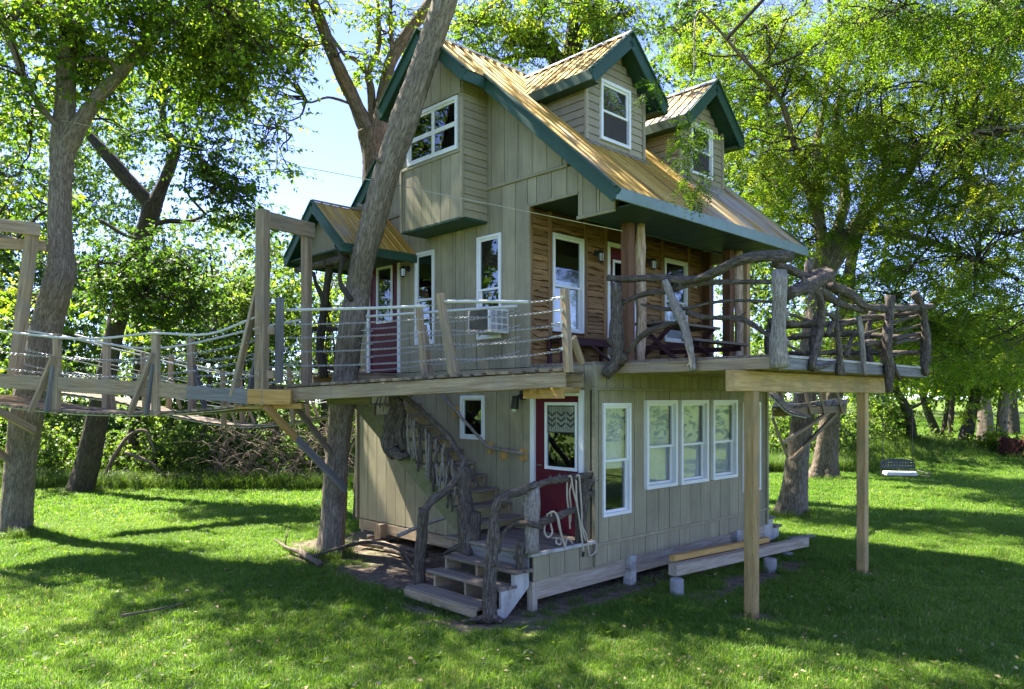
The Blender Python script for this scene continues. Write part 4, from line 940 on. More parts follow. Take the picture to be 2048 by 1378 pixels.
bar('side_board', W(455, 790, 11.83), W(500, 793, 11.74), .055, .24, M_GREYW, br, (0, 0, 1), I4); bar('end_beam', W(497, 793, 11.66), W(583, 795, 11.62), .09, .235, M_FRESH, br, (0, 0, 1), I4)
bar('under_beam', W(470, 812, 11.85), W(605, 812, 11.8), .09, .09, M_FRESH, br, (0, 0, 1), I4)
lg = thing('left_gate', 'leaning timber gate frame at the left end of the rope bridge', 'gate frame')
bar('post', W(28, 760, 14.2), W(66, 455, 14.2), .19, .17, M_WEATH, lg, (.3, 1, 0), I4, .01); bar('cross_beam', W(-160, 432, 13.2), W(80, 459, 14.15), .05, .24, M_WEATH, lg, (0, 0, 1), I4); bar('cross_beam', W(-160, 478, 13.5), W(92, 492, 14.6), .05, .2, M_WEATH, lg, (0, 0, 1), I4)
bar('post', W(-160, 760, 13.2), W(-120, 440, 13.2), .17, .17, M_WEATH, lg, (.3, 1, 0), I4); bar('strut', W(-60, 790, 14.0), W(70, 862, 15.0), .05, .19, M_WEATH, lg, (.2, 1, 0), I4); bar('strut', W(-60, 860, 14.4), W(24, 925, 15.1), .05, .16, M_WEATH, lg, (.2, 1, 0), I4)
# struts carrying the walkway from the leaning tree
ts_ = thing('walkway_struts', 'yellow and grey diagonal struts bolted to the leaning tree under the walkway', 'strut')
s0, s1 = W(531, 812, 11.65), W(692, 980, 12.72); sm_ = s0.lerp(s1, .36)
bar('strut', s0, sm_, .05, .15, M_FRESH, ts_, (.3, 1, .3), I4); bar('strut', sm_, s1, .05, .145, M_GREYW, ts_, (.3, 1, .3), I4); bar('strut', W(588, 808, 12.4), W(662, 905, 13.0), .05, .12, M_DECKW, ts_, (.3, 1, .3), I4)
bar('ledger', W(655, 803, 12.55), W(742, 802, 12.35), .06, .11, M_MOSSW, ts_, (0, 0, 1), I4); bar('ledger', W(655, 800, 13.4), W(742, 800, 13.3), .06, .11, M_MOSSW, ts_, (0, 0, 1), I4)
bar('strut', W(600, 808, 12.3), W(640, 870, 13.), .05, .1, M_FRESH, ts_, (.3, 1, .3), I4) if False else None

def swaybridge(name, label, curve, wid, npl, posts, poleh, parent=None, mat=M_DECKW):
    t_ = thing(name, label, 'bridge'); C_ = [Vector(c) for c in catmull([tuple(p) for p in curve], npl)]
    d0 = Vector(wid)
    for i in range(len(C_) - 1):
        c = (C_[i] + C_[i + 1]) / 2; L = (C_[i + 1] - C_[i]).length
        x = (C_[i + 1] - C_[i]).normalized(); y = d0.normalized(); up = x.cross(y); up = up if up.z > 0 else -up
        bar('plank', c, c + d0, min(.14, L * .86), .035, mat, t_, tuple(up), I4)
    for s in (.04, .96): pipe('deck_cable', [c + d0 * s - Vector((0, 0, .03)) for c in C_[::3] + [C_[-1]]], .014, M_GALV, t_, I4)
    for i in posts:
        for s in (0., 1.):
            p = C_[i] + d0 * s; lean = random.uniform(-.12, .12); bar('post', p - Vector((0, 0, .04)), p + Vector((lean, 0, poleh)), .09, .09, M_WEATH, t_, (.3, 1, 0), I4); bar('brace', p + Vector((.28, 0, 0)), p + Vector((lean * .6, 0, poleh * .65)), .04, .08, M_WEATH, t_, (.3, 1, 0), I4)
    for s in (0., 1.):
        for h in (1., .62, .34): pipe('rope_rail', [C_[0] + d0 * s + Vector((0, 0, poleh * h))] + [C_[i] + d0 * s + Vector((0, 0, poleh * h * .93)) for i in posts] + [C_[-1] + d0 * s + Vector((0, 0, poleh * h))], .018 if h == 1. else .009, M_PVC if h == 1. else M_GALV, t_, I4, 7)
    return t_
swaybridge('rope_bridge', 'lower rope bridge sagging behind the near bridge towards the back of the house', [W(90, 782, 15.6), W(230, 803, 16.2), W(350, 833, 16.7), W(480, 852, 17.1), W(600, 842, 17.5), W(690, 824, 17.8), W(790, 812, 18.1)], (.12, .85, 0), 46, (12, 22, 31, 39), 1.25)

# ------------------------------------------------------------------ front deck with log railing
dk = thing('balcony_deck', 'grey plank balcony deck on two square pine posts with a heavy beam', 'deck', MH)
for i in range(17):
    b = -2.46 + i * .145; bar('plank', (.30, b + .0675, 3.232), (5.80, b + .0675, 3.232), .135, .036, M_DECKW, dk)
bar('fascia', (.285, -2.46, 3.145), (.285, -.04, 3.145), .04, .145, M_WEATH, dk); bar('fascia', (.30, -2.475, 3.145), (5.80, -2.475, 3.145), .04, .14, M_GREYW, dk); bar('fascia', (5.82, -2.46, 3.145), (5.82, -.02, 3.145), .04, .14, M_GREYW, dk)
bar('cap_board', (.31, -2.475, 3.236), (5.83, -2.475, 3.236), .06, .035, M_WHITEOLD, dk)
for x in np.arange(.75, 5.7, .42): bar('joist', (x, -2.44, 3.14), (x, -.07, 3.14), .04, .14, M_WEATH, dk)
bar('carrier_beam', (-.02, -2.1, 2.935), (4.90, -2.1, 2.935), .12, .255, M_PINE, dk, c=.01); bar('ledger', (.3, -.052, 2.99), (5.0, -.052, 2.99), .03, .15, M_WEATH, dk) if False else None
for x in (.5, 4.05): bar('support_post', (x, -2.1, -.15), (x, -2.1, 2.807), .14, .14, M_PINE, dk, (0, 1, 0), MH, .01)
bar('knee_block', (-.12, -2.1, 2.935), (-.03, -2.1, 2.935), .09, .25, M_DECKW, dk) if False else None
C5 = lambda x, y: (1180 + x * .3516, 480 + y * .3516); CE = lambda x, y: (1560 + x * .2177, 500 + y * .2177)
rl = thing('log_railing', 'gnarled dark log and branch railing around the balcony deck', 'railing', MH)
def RA(pts, a, r, mat=M_LOG, name='log', **k): P = [PA(*C5(x, y), a + (p[0] if p else 0)) for x, y, *p in pts]; sc = .3516 * 9.6 / 1494 * .92; return log(name, P, [q * sc for q in (r if hasattr(r, '__len__') else [r] * len(P))], mat, rl, **k)
def RB(pts, b, r, mat=M_LOG, name='log', cc=None, **k):
    cc = cc or CE; P = [PB(*cc(x, y), b + (p[0] if p else 0)) for x, y, *p in pts]; sc = (.2177 if cc is CE else .3516) * 10.6 / 1494 * .9
    return log(name, P, [q * sc for q in (r if hasattr(r, '__len__') else [r] * len(P))], mat, rl, **k)
RA([(105, 215), (200, 222), (400, 215), (560, 228), (700, 190), (850, 115), (1000, 92), (1148, 95)], .24, [24, 24, 22, 26, 28, 28, 32, 34], name='top_log')
RA([(130, 380), (300, 310), (450, 288), (600, 250), (800, 238), (1075, 240)], .30, [17, 18, 17, 16, 15, 13]); RA([(290, 365), (420, 392), (560, 388), (700, 355), (850, 345), (1035, 352)], .31, [8, 13, 11, 9, 9, 7]); RA([(550, 410), (650, 438), (850, 448), (950, 500), (1060, 572)], .3, [14, 15, 15, 15, 14], extra=[([PA(*C5(850, 440), .3), PA(*C5(885, 412), .3)], [.02, .01])])
RA([(212, 645), (290, 550), (380, 500), (500, 468)], .29, [17, 18, 17, 15])
RA([(85, 775, -.12), (150, 690), (155, 560), (150, 400), (148, 245)], .2, [30, 52, 46, 38, 34], name='post_log', lump=.12, extra=[([PA(*C5(165, 680), .2), PA(*C5(205, 660), .2)], [.09, .04])])
RA([(425, 232), (470, 340), (530, 480), (570, 620), (590, 745)], .2, [22, 25, 27, 25, 22], M_LOGP, 'post_log')
RA([(1078, 172), (1078, 400), (1072, 600), (1082, 728)], .21, [40, 43, 46, 48], M_LOGP, 'post_log', n=12)
RB([(1118, 308, -.05), (1250, 258, -.05), (1362, 192, -.05)], -2.5, [38, 38, 34], name='top_log', cc=C5); RB([(1050, 138), (1130, 165), (1230, 208), (1275, 190), (1342, 165)], -2.46, [20, 22, 20, 20, 14], cc=C5, name='top_log')
RB([(1370, 262), (1480, 310), (1580, 382), (1760, 388), (1860, 384), (1938, 378)], -2.52, [28, 30, 26, 25, 24, 26], cc=C5, name='top_log', lump=.12); RB([(1300, 288), (1420, 360), (1555, 402)], -2.48, [24, 22, 20], cc=C5); RB([(1240, 205), (1245, 140), (1250, 110)], -2.45, [20, 20, 16], cc=C5)
RB([(300, 290), (360, 430), (385, 600), (360, 800), (320, 950), (290, 1095)], -2.55, [32, 34, 34, 28, 32, 34], name='post_log', lump=.12, extra=[([PB(*CE(290, 1085), -2.55), PB(*CE(400, 1070), -2.55), PB(*CE(515, 1020), -2.53)], [.05, .03, .012])])
RB([(545, 385), (528, 520), (520, 640), (535, 850), (552, 1000), (552, 1150)], -2.55, [7, 8, 24, 28, 28, 46], name='post_log', extra=[([PB(*CE(415, 590), -2.53), PB(*CE(470, 600), -2.53), PB(*CE(522, 650), -2.54)], [.03, .03, .035]), ([PB(*CE(430, 780), -2.5), PB(*CE(500, 650), -2.52)], [.035, .035])])
RB([(722, 605), (740, 750), (755, 900), (778, 1150)], -2.56, [26, 30, 30, 24], M_LOGP, 'post_log')
RB([(1010, 418), (1005, 600), (985, 800), (985, 950), (1000, 1100), (1000, 1310)], -2.57, [46, 48, 56, 60, 48, 36], name='post_log', n=12, lump=.1, extra=[([PB(*CE(1030, 1060), -2.57), PB(*CE(1070, 1130), -2.57), PB(*CE(1108, 1205), -2.57)], [.06, .04, .015])])
RB([(1238, 398), (1305, 550), (1330, 700), (1342, 900), (1330, 1050), (1342, 1150)], -2.55, [42, 44, 48, 54, 44, 30], name='post_log', n=12, lump=.1)
for pts, r in (([(740, 620), (850, 612), (960, 625)], 24), ([(545, 690), (680, 655)], 22), ([(1045, 665), (1150, 630), (1255, 608)], 20), ([(1050, 742), (1180, 720), (1285, 688)], 15), ([(1055, 812), (1180, 785), (1305, 768)], 24), ([(1055, 865), (1150, 832), (1300, 828)], 21), ([(1045, 972), (1150, 938), (1290, 930)], 14), ([(775, 770), (945, 722)], 14), ([(775, 855), (860, 850), (935, 890)], 32), ([(560, 732), (690, 762)], 18), ([(575, 895), (730, 860)], 20), ([(345, 952), (430, 940), (525, 918)], 18), ([(612, 980), (640, 860), (690, 735)], 20), ([(70, 870), (150, 915), (225, 945)], 14), ([(70, 678), (200, 672), (335, 660)], 25), ([(70, 590), (170, 615), (255, 645)], 15), ([(110, 782), (230, 780), (325, 768)], 16), ([(395, 690), (520, 690)], 20), ([(1060, 590), (1180, 545), (1260, 520)], 12)):
    RB(pts, -2.44, r)
for pts, r in (([(.3, 4.15), (-.9, 4.1), (-2.4, 4.2)], .055), ([(.4, 3.85), (-1., 3.9), (-2.4, 3.75)], .045), ([(.3, 3.6), (-1.2, 3.55), (-2.4, 3.5)], .04)):
    log('log', [(5.74, b, z) for b, z in pts], r, M_LOG, rl)
for b in (-1.6, -.6, .3): log('post_log', [(5.75, b, 3.22), (5.74, b + .05, 3.8), (5.75, b - .03, 4.3)], [.07, .06, .05], M_LOG, rl)

# ------------------------------------------------------------------ furniture and fittings
tb = thing('picnic_table', 'dark weathered picnic table with crossed legs on the balcony', 'table', MH)
for k in range(4): bar('top_board', (1.75, .12 + k * .16, 3.93), (3.45, .12 + k * .16, 3.93), .15, .04, M_GREYW if False else M_DECKW, tb)
for x in (1.98, 3.22):
    bar('leg', (x, -.12, 3.25), (x, .66, 3.92), .045, .09, M_MAROONW, tb, (1, 0, 0)); bar('leg', (x + .05, .84, 3.25), (x + .05, .06, 3.92), .045, .09, M_MAROONW, tb, (1, 0, 0)); bar('cross_bar', (x + .025, -.45, 3.55), (x + .025, 1.15, 3.55), .04, .08, M_MAROONW, tb)
for b in (-.38, 1.05): bar('seat', (1.75, b, 3.62), (3.45, b, 3.62), .22, .04, M_DECKW, tb)
bn = thing('porch_bench', 'dark maroon wooden bench against the log wall under the white window', 'bench', MH)
for k in range(3): bar('seat_board', (.35, 1.0 + k * .11, 3.66), (1.72, 1.0 + k * .11, 3.66), .1, .035, M_MAROONW, bn)
bar('apron', (.38, .96, 3.6), (1.69, .96, 3.6), .03, .09, M_MAROONW, bn)
for x in (.4, 1.67):
    for b in (.98, 1.24): bar('leg', (x, b, 3.245), (x, b, 3.64), .06, .06, M_MAROONW, bn, (0, 1, 0))
bar('brace', (1.1, .97, 3.56), (1.64, .97, 3.3), .03, .05, M_MAROONW, bn)
ac = thing('air_conditioner', 'white window air conditioner below the sash beside the walkway', 'air conditioner', MH)
MB().box(-.42, -.005, 1.74, 2.22, 3.74, 4.12).build('casing', M_AC, ac, MH)
mb = MB()
for z in np.arange(3.75, 4.09, .022): mb.box(-.426, -.421, 1.78, 2.19, z, z + .011)
mb.box(-.4215, -.4202, 1.77, 2.2, 3.76, 4.1); mb.build('grille', paint('ac_grille', (.07, .068, .06), .6), ac, MH)
mb = MB()
for i in range(3):
    for j in range(3): mb.box(-.38 + i * .12, -.29 + i * .12, 1.732, 1.739, 3.78 + j * .11, 3.86 + j * .11)
mb.build('side_vent', M_GALV, ac, MH)
M_LAMPG = paint('seeded_lamp_glass', (.6, .62, .58), .15, .1, .6)
def lantern(p, d, label, down=False):
    p = Vector(p); d = Vector(d); t = thing('wall_lantern', label, 'lantern', MH)
    MB().tube([p, p + d * .02], .055, 12).build('back_plate', M_BLACK, t, MH); MB().tube([p + d * .02, p + d * .09 + Vector((0, 0, .04)), p + d * .13 + Vector((0, 0, .02))], .01, 6).build('arm', M_BLACK, t, MH)
    c = p + d * .13 - Vector((0, 0, .02)); MB().tube([c + Vector((0, 0, .05)), c + Vector((0, 0, .02)), c], [.012, .05, .062], 8).build('cap', M_BLACK, t, MH)
    MB().tube([c, c - Vector((0, 0, .13))], [.05, .04], 8).build('glass', M_LAMPG, t, MH)
    mb = MB()
    for i in range(6): a = i * math.pi / 3; o = Vector((math.cos(a), math.sin(a), 0)); mb.tube([c + o * .054, c + o * .044 - Vector((0, 0, .135))], .006, 4)
    mb.tube([c - Vector((0, 0, .13)), c - Vector((0, 0, .15))], [.045, .02], 8); mb.build('cage', M_BLACK, t, MH)
lantern((1.62, 1.33, 5.16), (0, -1, 0), 'black wall lantern left of the porch front door'); lantern((3.12, 1.33, 5.22), (0, -1, 0), 'black wall lantern between the porch front door and the far window')
lantern((-.003, 4.36, 5.08), (-1, 0, 0), 'glass wall lantern beside the upper maroon door')
lp = thing('flood_lamp', 'black spotlight fixed high beside the lower maroon door', 'lamp', MH)
MB().box(-.025, -.003, 1.36, 1.48, 2.70, 2.86).build('base', M_BLACK, lp, MH); MB().tube([(-.02, 1.42, 2.78), (-.09, 1.44, 2.76), (-.12, 1.46, 2.72)], .018, 6).build('arm', M_BLACK, lp, MH)
MB().tube([(-.12, 1.46, 2.76), (-.13, 1.47, 2.66), (-.135, 1.48, 2.56)], [.05, .06, .062], 10).build('shade', M_BLACK, lp, MH); MB().tube([(-.135, 1.48, 2.57), (-.138, 1.48, 2.52)], [.04, .03], 8).build('bulb', M_LAMPG, lp, MH)
tag(MB().box(4.62, 4.72, 1.30, 1.329, 4.9, 5.05).tube([(4.67, 1.29, 4.97), (4.67, 1.27, 4.97)], .03, 8).build('door_sensor', M_AC, None, MH), 'small pale sensor on the log wall right of the far window', 'sensor')

# spare beams and concrete piers on the lawn in front
tag(bar('spare_beam', (.84, -.72, .30), (5.1, -.70, .13), .14, .16, M_TAN), 'long pale square beam lying on concrete piers in front of the house', 'beam')
tag(bar('spare_beam', (1.0, -.60, .425), (3.9, -.58, .31), .09, .085, M_FRESH), 'short orange yellow beam lying on top of the long pale beam', 'beam')
def pier(a, b, z1, r, label):
    v, f, k = tube([(a, b, -.1), (a, b, z1 - .012), (a, b, z1)], [r, r, r - .012], 20, None, .006, 3); tag(link('concrete_pier', mesh('concrete_pier', v, f, M_CONC, None, False), None, MH), label, 'pier', 'round concrete piers')
pier(.76, -.84, .215, .095, 'round concrete pier under the near end of the long beam'); pier(3.05, -1.06, .19, .1, 'round concrete pier beside the square deck post further along the beam'); pier(4.3, -.75, .06, .09, 'low concrete pier under the far end of the long beam')
fs = thing('far_steps', 'small white sided wooden steps at the far front corner of the house', 'steps', MH)
for k, (x, z) in enumerate(((5.12, .62), (5.37, .43), (5.62, .24))): bar('tread', (x + .1, .1, z), (x + .1, .95, z), .26, .04, M_DECKW, fs)
for b in (.12, .9):
    P = [(5.03, b, .2), (5.25, b, .0), (5.75, b, .0), (5.75, b, .22), (5.5, b, .22), (5.5, b, .41), (5.25, b, .41), (5.25, b, .6), (5.03, b, .6)]; MB().prism(P, [(x, y + .04, z) for x, y, z in P]).build('stringer', M_WHITEOLD, fs, MH)
# small lumber scraps
for k, (a, b, da, db, L) in enumerate(((4.6, -.45, 1, .1, .9), (5.2, -.35, 1, -.2, .7))):
    tag(bar('scrap_plank', (a, b, .07 + .05 * k), (a + L * da, b + L * db, .06 + .05 * k), .12, .03, M_GREYW), ('grey scrap plank on the grass beside the far steps', 'upper grey scrap plank at the tip of the long beam')[k], 'plank')
# ------------------------------------------------------------------ foliage
def unit(v): return v / (np.linalg.norm(v, axis=-1, keepdims=True) + 1e-9)
def leaf_quads(P, D, Nn, L, Wd, fold=.18):
    """P base, D direction, Nn leaf normal, L length, Wd width -> folded diamond leaves"""
    D = unit(D); S_ = unit(np.cross(D, Nn)); Nn = np.cross(S_, D); L = L[:, None]; Wd = Wd[:, None]
    m = P + D * L * .42 + Nn * Wd * fold
    Vt = np.stack([P, m - S_ * Wd * .5, P + D * L - Nn * L * .12, m + S_ * Wd * .5], 1).reshape(-1, 3)
    return Vt
class Foliage:
    def __init__(s): s.V = []; s.T = []
    def add(s, Vt, t): s.V.append(Vt); s.T.append(np.repeat(t, 4))
    def count(s): return sum(len(v) for v in s.V) // 4
    def build(s, name, mat, parent=None):
        Vt = np.vstack(s.V); n = len(Vt) // 4; Q = np.arange(n * 4).reshape(-1, 4)
        return link(name, qmesh(name, Vt, Q, mat, {'tint': np.concatenate(s.T)}), parent)
class Wood:
    def __init__(s): s.V = []; s.F = []; s.B = []; s.k = 0
    def add(s, pts, rad, n=6, steps=None, lump=.05, seed=0, flare=0., rough=0.):
        v, f, b = tube(pts, rad, n, steps, lump, seed, flare, n > 4, rough); s.V.append(v); s.F += [[i + s.k for i in q] for q in f]; s.B.append(b); s.k += len(v)
    def sticks(s, A, Bp, r):                # many straight three sided twigs at once
        n = len(A); D = unit(Bp - A); X = unit(np.cross(D, np.array([.3, .2, .9]))); Y = np.cross(D, X); v = []
        for q in range(3):
            a = q * 2.0944; o = (X * math.cos(a) + Y * math.sin(a)); v += [A + o * r, Bp + o * r * .4]
        Vt = np.stack(v, 1).reshape(-1, 3); base = np.arange(n)[:, None] * 6 + s.k
        for q in range(3):
            a, b = 2 * q, 2 * ((q + 1) % 3); s.F += (base + np.array([a, b, b + 1, a + 1])).tolist()
        s.V.append(Vt); s.B.append(np.tile([0., 0, 0], (len(Vt), 1)) + Vt * .3); s.k += len(Vt)
    def build(s, name, mat, parent=None):
        return link(name, mesh(name, np.vstack(s.V), s.F, mat, {'bk': np.vstack(s.B)}, True), parent)
def ell_sample(rg, ells, n):
    vol = np.array([e[1][0] * e[1][1] * e[1][2] * (e[2] if len(e) > 2 else 1.) for e in ells]); pk = rg.choice(len(ells), n, p=vol / vol.sum())
    d = unit(rg.normal(size=(n, 3))); r = rg.uniform(.12, 1, n) ** (1 / 2.4)
    c = np.array([list(e[0]) for e in ells])[pk]; R = np.array([e[1] for e in ells])[pk]
    return c + d * R * r[:, None], c
def crown(rg, attach, ells, ncl, ntw, nlf, ll, lw, fol, wd, style='broad', twl=(.35, .8), droop=.35, tint=(.1, .9), twig_r=.007, br_r=.028):
    """branches grow from the attach points to clusters inside the ellipsoids; twigs and leaves fill every cluster"""
    C_, cen = ell_sample(rg, ells, ncl); attach = np.asarray(attach)
    for i, c in enumerate(C_):
        d = np.linalg.norm(attach - c, axis=1) + .35 * np.maximum(attach[:, 2] - c[2], 0); a = attach[int(np.argmin(d + rg.uniform(0, .4, len(d))))]
        L = np.linalg.norm(c - a); 
        if L < .3: continue
        m1 = a + (c - a) * .35 + rg.normal(size=3) * L * .08 + np.array([0, 0, L * .08]); m2 = a + (c - a) * .7 + rg.normal(size=3) * L * .07 + np.array([0, 0, L * .05])
        r0 = min(br_r * 2.2, br_r * (.5 + L * .35)); wd.add([a, m1, m2, c], [r0, r0 * .75, r0 * .5, twig_r], 4, 7, 0., i)
        if L > 1.4: attach = np.vstack([attach, m2[None]])
    # twigs
    n = ncl * ntw; base = np.repeat(C_, ntw, 0); out = unit(np.repeat(C_ - cen, ntw, 0) + 1e-3)
    D = unit(unit(rg.normal(size=(n, 3)) * np.array([1, 1, .55])) + out * .35 + np.array([0, 0, -droop * .4])); L = rg.uniform(twl[0], twl[1], n)
    ctint = np.repeat(rg.uniform(tint[0], tint[1], ncl), ntw)
    wd.sticks(base, base + D * L[:, None], twig_r)
    tn = np.repeat(np.arange(n), nlf); m = len(tn); t = rg.uniform(.1, 1.05, m); P = base[tn] + D[tn] * (L[tn] * t)[:, None]
    side = unit(np.cross(D[tn], np.array([0, 0, 1.]) + rg.normal(size=(m, 3)) * .25)) * np.where(rg.rand(m) < .5, 1, -1)[:, None]
    if style == 'broad':
        Dl = unit(side * .8 + D[tn] * .5 + rg.normal(size=(m, 3)) * .35 + np.array([0, 0, -droop])); Nl = unit(np.array([0, 0, 1.]) + rg.normal(size=(m, 3)) * .55)
        s = np.clip(rg.normal(.95, .28, m), .4, 1.7); P = P + Dl * (.02 * s)[:, None]
        fol.add(leaf_quads(P, Dl, Nl, ll * s, lw * s), np.clip(ctint[tn] + rg.normal(size=m) * .16, 0, 1))
    else:                                   # compound: leaflets in two rows along a drooping rachis
        K = 9; Dr = unit(side * .75 + D[tn] * .5 + rg.normal(size=(m, 3)) * .3 + np.array([0, 0, -droop])); Lr = rg.uniform(.13, .24, m) * (ll / .045)
        X = unit(np.cross(Dr, np.array([0, 0, 1.]) + rg.normal(size=(m, 3)) * .3)); Nr = np.cross(X, Dr)
        tt = np.repeat(rg.normal(size=m) * .12 + ctint[tn], K)
        k = np.tile(np.arange(K), m); q = np.repeat(np.arange(m), K); f = ((k // 2) + 1.) / (K // 2 + 1); sg = np.where(k % 2, 1., -1.)
        sg = np.where(k == K - 1, 0., sg); Pq = P[q] + Dr[q] * (Lr[q] * np.where(k == K - 1, 1., f))[:, None] - np.array([0, 0, 1.]) * (Lr[q] * f * f * .25)[:, None]
        Dq = unit(X[q] * sg[:, None] * .9 + Dr[q] * .45 + rg.normal(size=(m * K, 3)) * .16); Nq = unit(Nr[q] + rg.normal(size=(m * K, 3)) * .35)
        s = rg.uniform(.8, 1.15, m * K); fol.add(leaf_quads(Pq, Dq, Nq, ll * s, lw * s), np.clip(tt + rg.normal(size=m * K) * .07, 0, 1))
def EL(px, py, Y, rx, ry, rd, wgt=1.): c = W(px, py, Y); return (c, (rx * Y / FPX, rd, ry * Y / FPX), wgt)
def limb(pts): return [W(p[0], p[1], p[3]) for p in pts], [p[2] / 2 * p[3] / FPX / math.sqrt(1 + ((p[0] - HX) / FPX) ** 2) for p in pts]
def fill(pts):                              # carry the last given distance forward
    o = []; Y = None
    for p in pts: Y = p[3] if len(p) > 3 else Y; o.append((p[0], p[1], p[2], Y))
    return o
SLIM = {'forked_tree': .64, 'foreground_tree': .82, 'leaning_tree': .86, 'dark_tree': .88, 'platform_tree': .92, 'flared_tree': .85}
def tree(name, label, limbs, cr, bk=M_BARK, lm=M_LEAF, seed=1, flare=.35, group=None, from_limb=0, nside=18, **kw):
    rg = np.random.RandomState(seed); limbs = [fill(l) for l in limbs]; base = limb(limbs[0])[0][0]; gz_ = float(ground_z(base.x, base.y))
    t = thing(name, label, 'tree', Matrix.Translation(Vector((base.x, base.y, gz_))), group)
    wd = Wood(); att = []
    for i, l in enumerate(limbs):
        P, R = limb(l); R = [q * SLIM.get(name, 1.) for q in R]
        if i: P = [P[0] + (P[0] - P[1]).normalized() * R[0] * 1.6] + P; R = [R[0] * .8] + R
        if i == 0:
            P = [Vector((P[0].x - (P[1].x - P[0].x) * .05, P[0].y, gz_ - .25))] + P; R = [R[0] * 1.05] + R
        wd.add(P, R, int(nside * 1.6) if i == 0 else 12, max(8, len(P) * (12 if i == 0 else 6)), .035 if i == 0 else .05, seed + i, flare if i == 0 else 0., .035 if R[0] > .12 else .02)
        if i == 0 and R[0] > .2:
            for q in range(6):                # knots and broken stubs
                j = rg.randint(2, len(P) - 2); t_ = rg.rand(); c_ = P[j].lerp(P[j + 1], t_); r_ = R[j] * (1 - t_) + R[j + 1] * t_; a_ = rg.uniform(0, 6.28); d_ = Vector((math.cos(a_), math.sin(a_), rg.uniform(.1, .6))); wd.add([c_ + d_ * r_ * .5, c_ + d_ * r_ * 1.0, c_ + d_ * r_ * rg.uniform(1.1, 1.45)], [r_ * .42, r_ * .26, r_ * rg.uniform(.1, .2)], 9, 6, .08, seed + q)
        if i >= from_limb or len(limbs) == 1:
            C_ = catmull([tuple(p) for p in P], len(P) * 4); att += list(C_[len(C_) // 2 if i == 0 else len(C_) // 4:])
    tr = wd.build('trunk', bk, t); br = Wood(); fol = Foliage()
    for c in cr: crown(rg, np.array(att), c['e'], c['n'], c.get('tw', 6), c.get('lf', 12), c.get('ll', .1), c.get('lw', .06), fol, br, **{k: v for k, v in c.items() if k not in ('e', 'n', 'tw', 'lf', 'll', 'lw')})
    if br.V: br.build('branches', M_TWIG, t)
    if fol.V: fol.build('crown', lm, t)
    return t

tree('leaning_tree', 'grey barked tree leaning right in front of the gable through the walkway',
     [[(660, 1112, 70, 13.2), (667, 1040, 60), (672, 950, 56), (677, 880, 54), (684, 800, 55, 13.05), (693, 730, 57), (703, 655, 60, 12.8), (716, 580, 60), (728, 510, 58, 12.5), (750, 430, 60, 12.3), (775, 340, 60, 12.1), (803, 260, 62, 11.95), (832, 170, 60, 11.8), (858, 95, 58, 11.7), (885, 15, 56, 11.55), (915, -90, 52, 11.4), (930, -260, 44, 11.3), (920, -420, 34, 11.3)], [(915, -90, 34, 11.4), (990, -240, 26, 10.8), (1060, -380, 18, 10.4)], [(925, -200, 30, 11.3), (830, -360, 22, 11.8), (760, -480, 14, 12.2)]],
     [dict(e=[EL(980, -330, 11, 420, 200, 2.6), EL(640, -360, 12, 300, 180, 2.2)], n=110, tw=6, lf=11, twl=(.5, 1.2))], seed=11, flare=.25, from_limb=0)  # unseen crown above the view, spread wide to dapple the lawn
tree('forked_tree', 'brown forked tree rising behind the leaning trunk and the small porch roof',
     [[(735, 1000, 80, 17), (738, 800, 74), (742, 600, 70), (742, 480, 68), (745, 400, 66), (748, 320, 72), (742, 262, 84)], [(735, 262, 52, 17), (705, 195, 48), (672, 125, 42, 16.6), (648, 60, 36), (625, 0, 33, 16), (595, -90, 26)], [(757, 258, 54, 17), (768, 190, 44), (782, 125, 40), (815, 65, 36), (850, 20, 34), (890, -50, 28), (930, -160, 20)], [(745, 235, 30, 17.1), (742, 180, 24), (737, 145, 20), (757, 95, 16), (757, 30, 13), (752, -50, 10)], [(738, 150, 18, 17.1), (712, 120, 15), (690, 110, 12), (660, 70, 11)], [(785, 105, 16, 16.9), (781, 40, 12), (783, -30, 9)], [(720, 215, 10, 17), (660, 195, 8), (620, 205, 6), (605, 190, 5)]],
     [dict(e=[EL(520, 110, 16, 105, 110, 1.6), EL(470, 30, 16, 130, 60, 1.6), EL(600, 30, 16, 70, 55, 1.2), EL(520, 240, 16.3, 75, 90, 1.2, .8), EL(565, 330, 16.5, 50, 50, .8, .6), EL(430, 150, 16.5, 80, 110, 1.4)], n=165, tw=6, lf=11, twl=(.4, .95)), dict(e=[EL(780, 40, 17, 50, 45, 1.2), EL(880, 150, 18, 55, 70, 1.), EL(745, 120, 17, 60, 40, .9, .5)], n=60, tw=6, lf=10, tint=(.4, 1.)), dict(e=[EL(700, -260, 16.5, 420, 150, 3.5)], n=70, tw=6, lf=9)], M_BARKW, M_LEAF, 23, .2, None, 1)
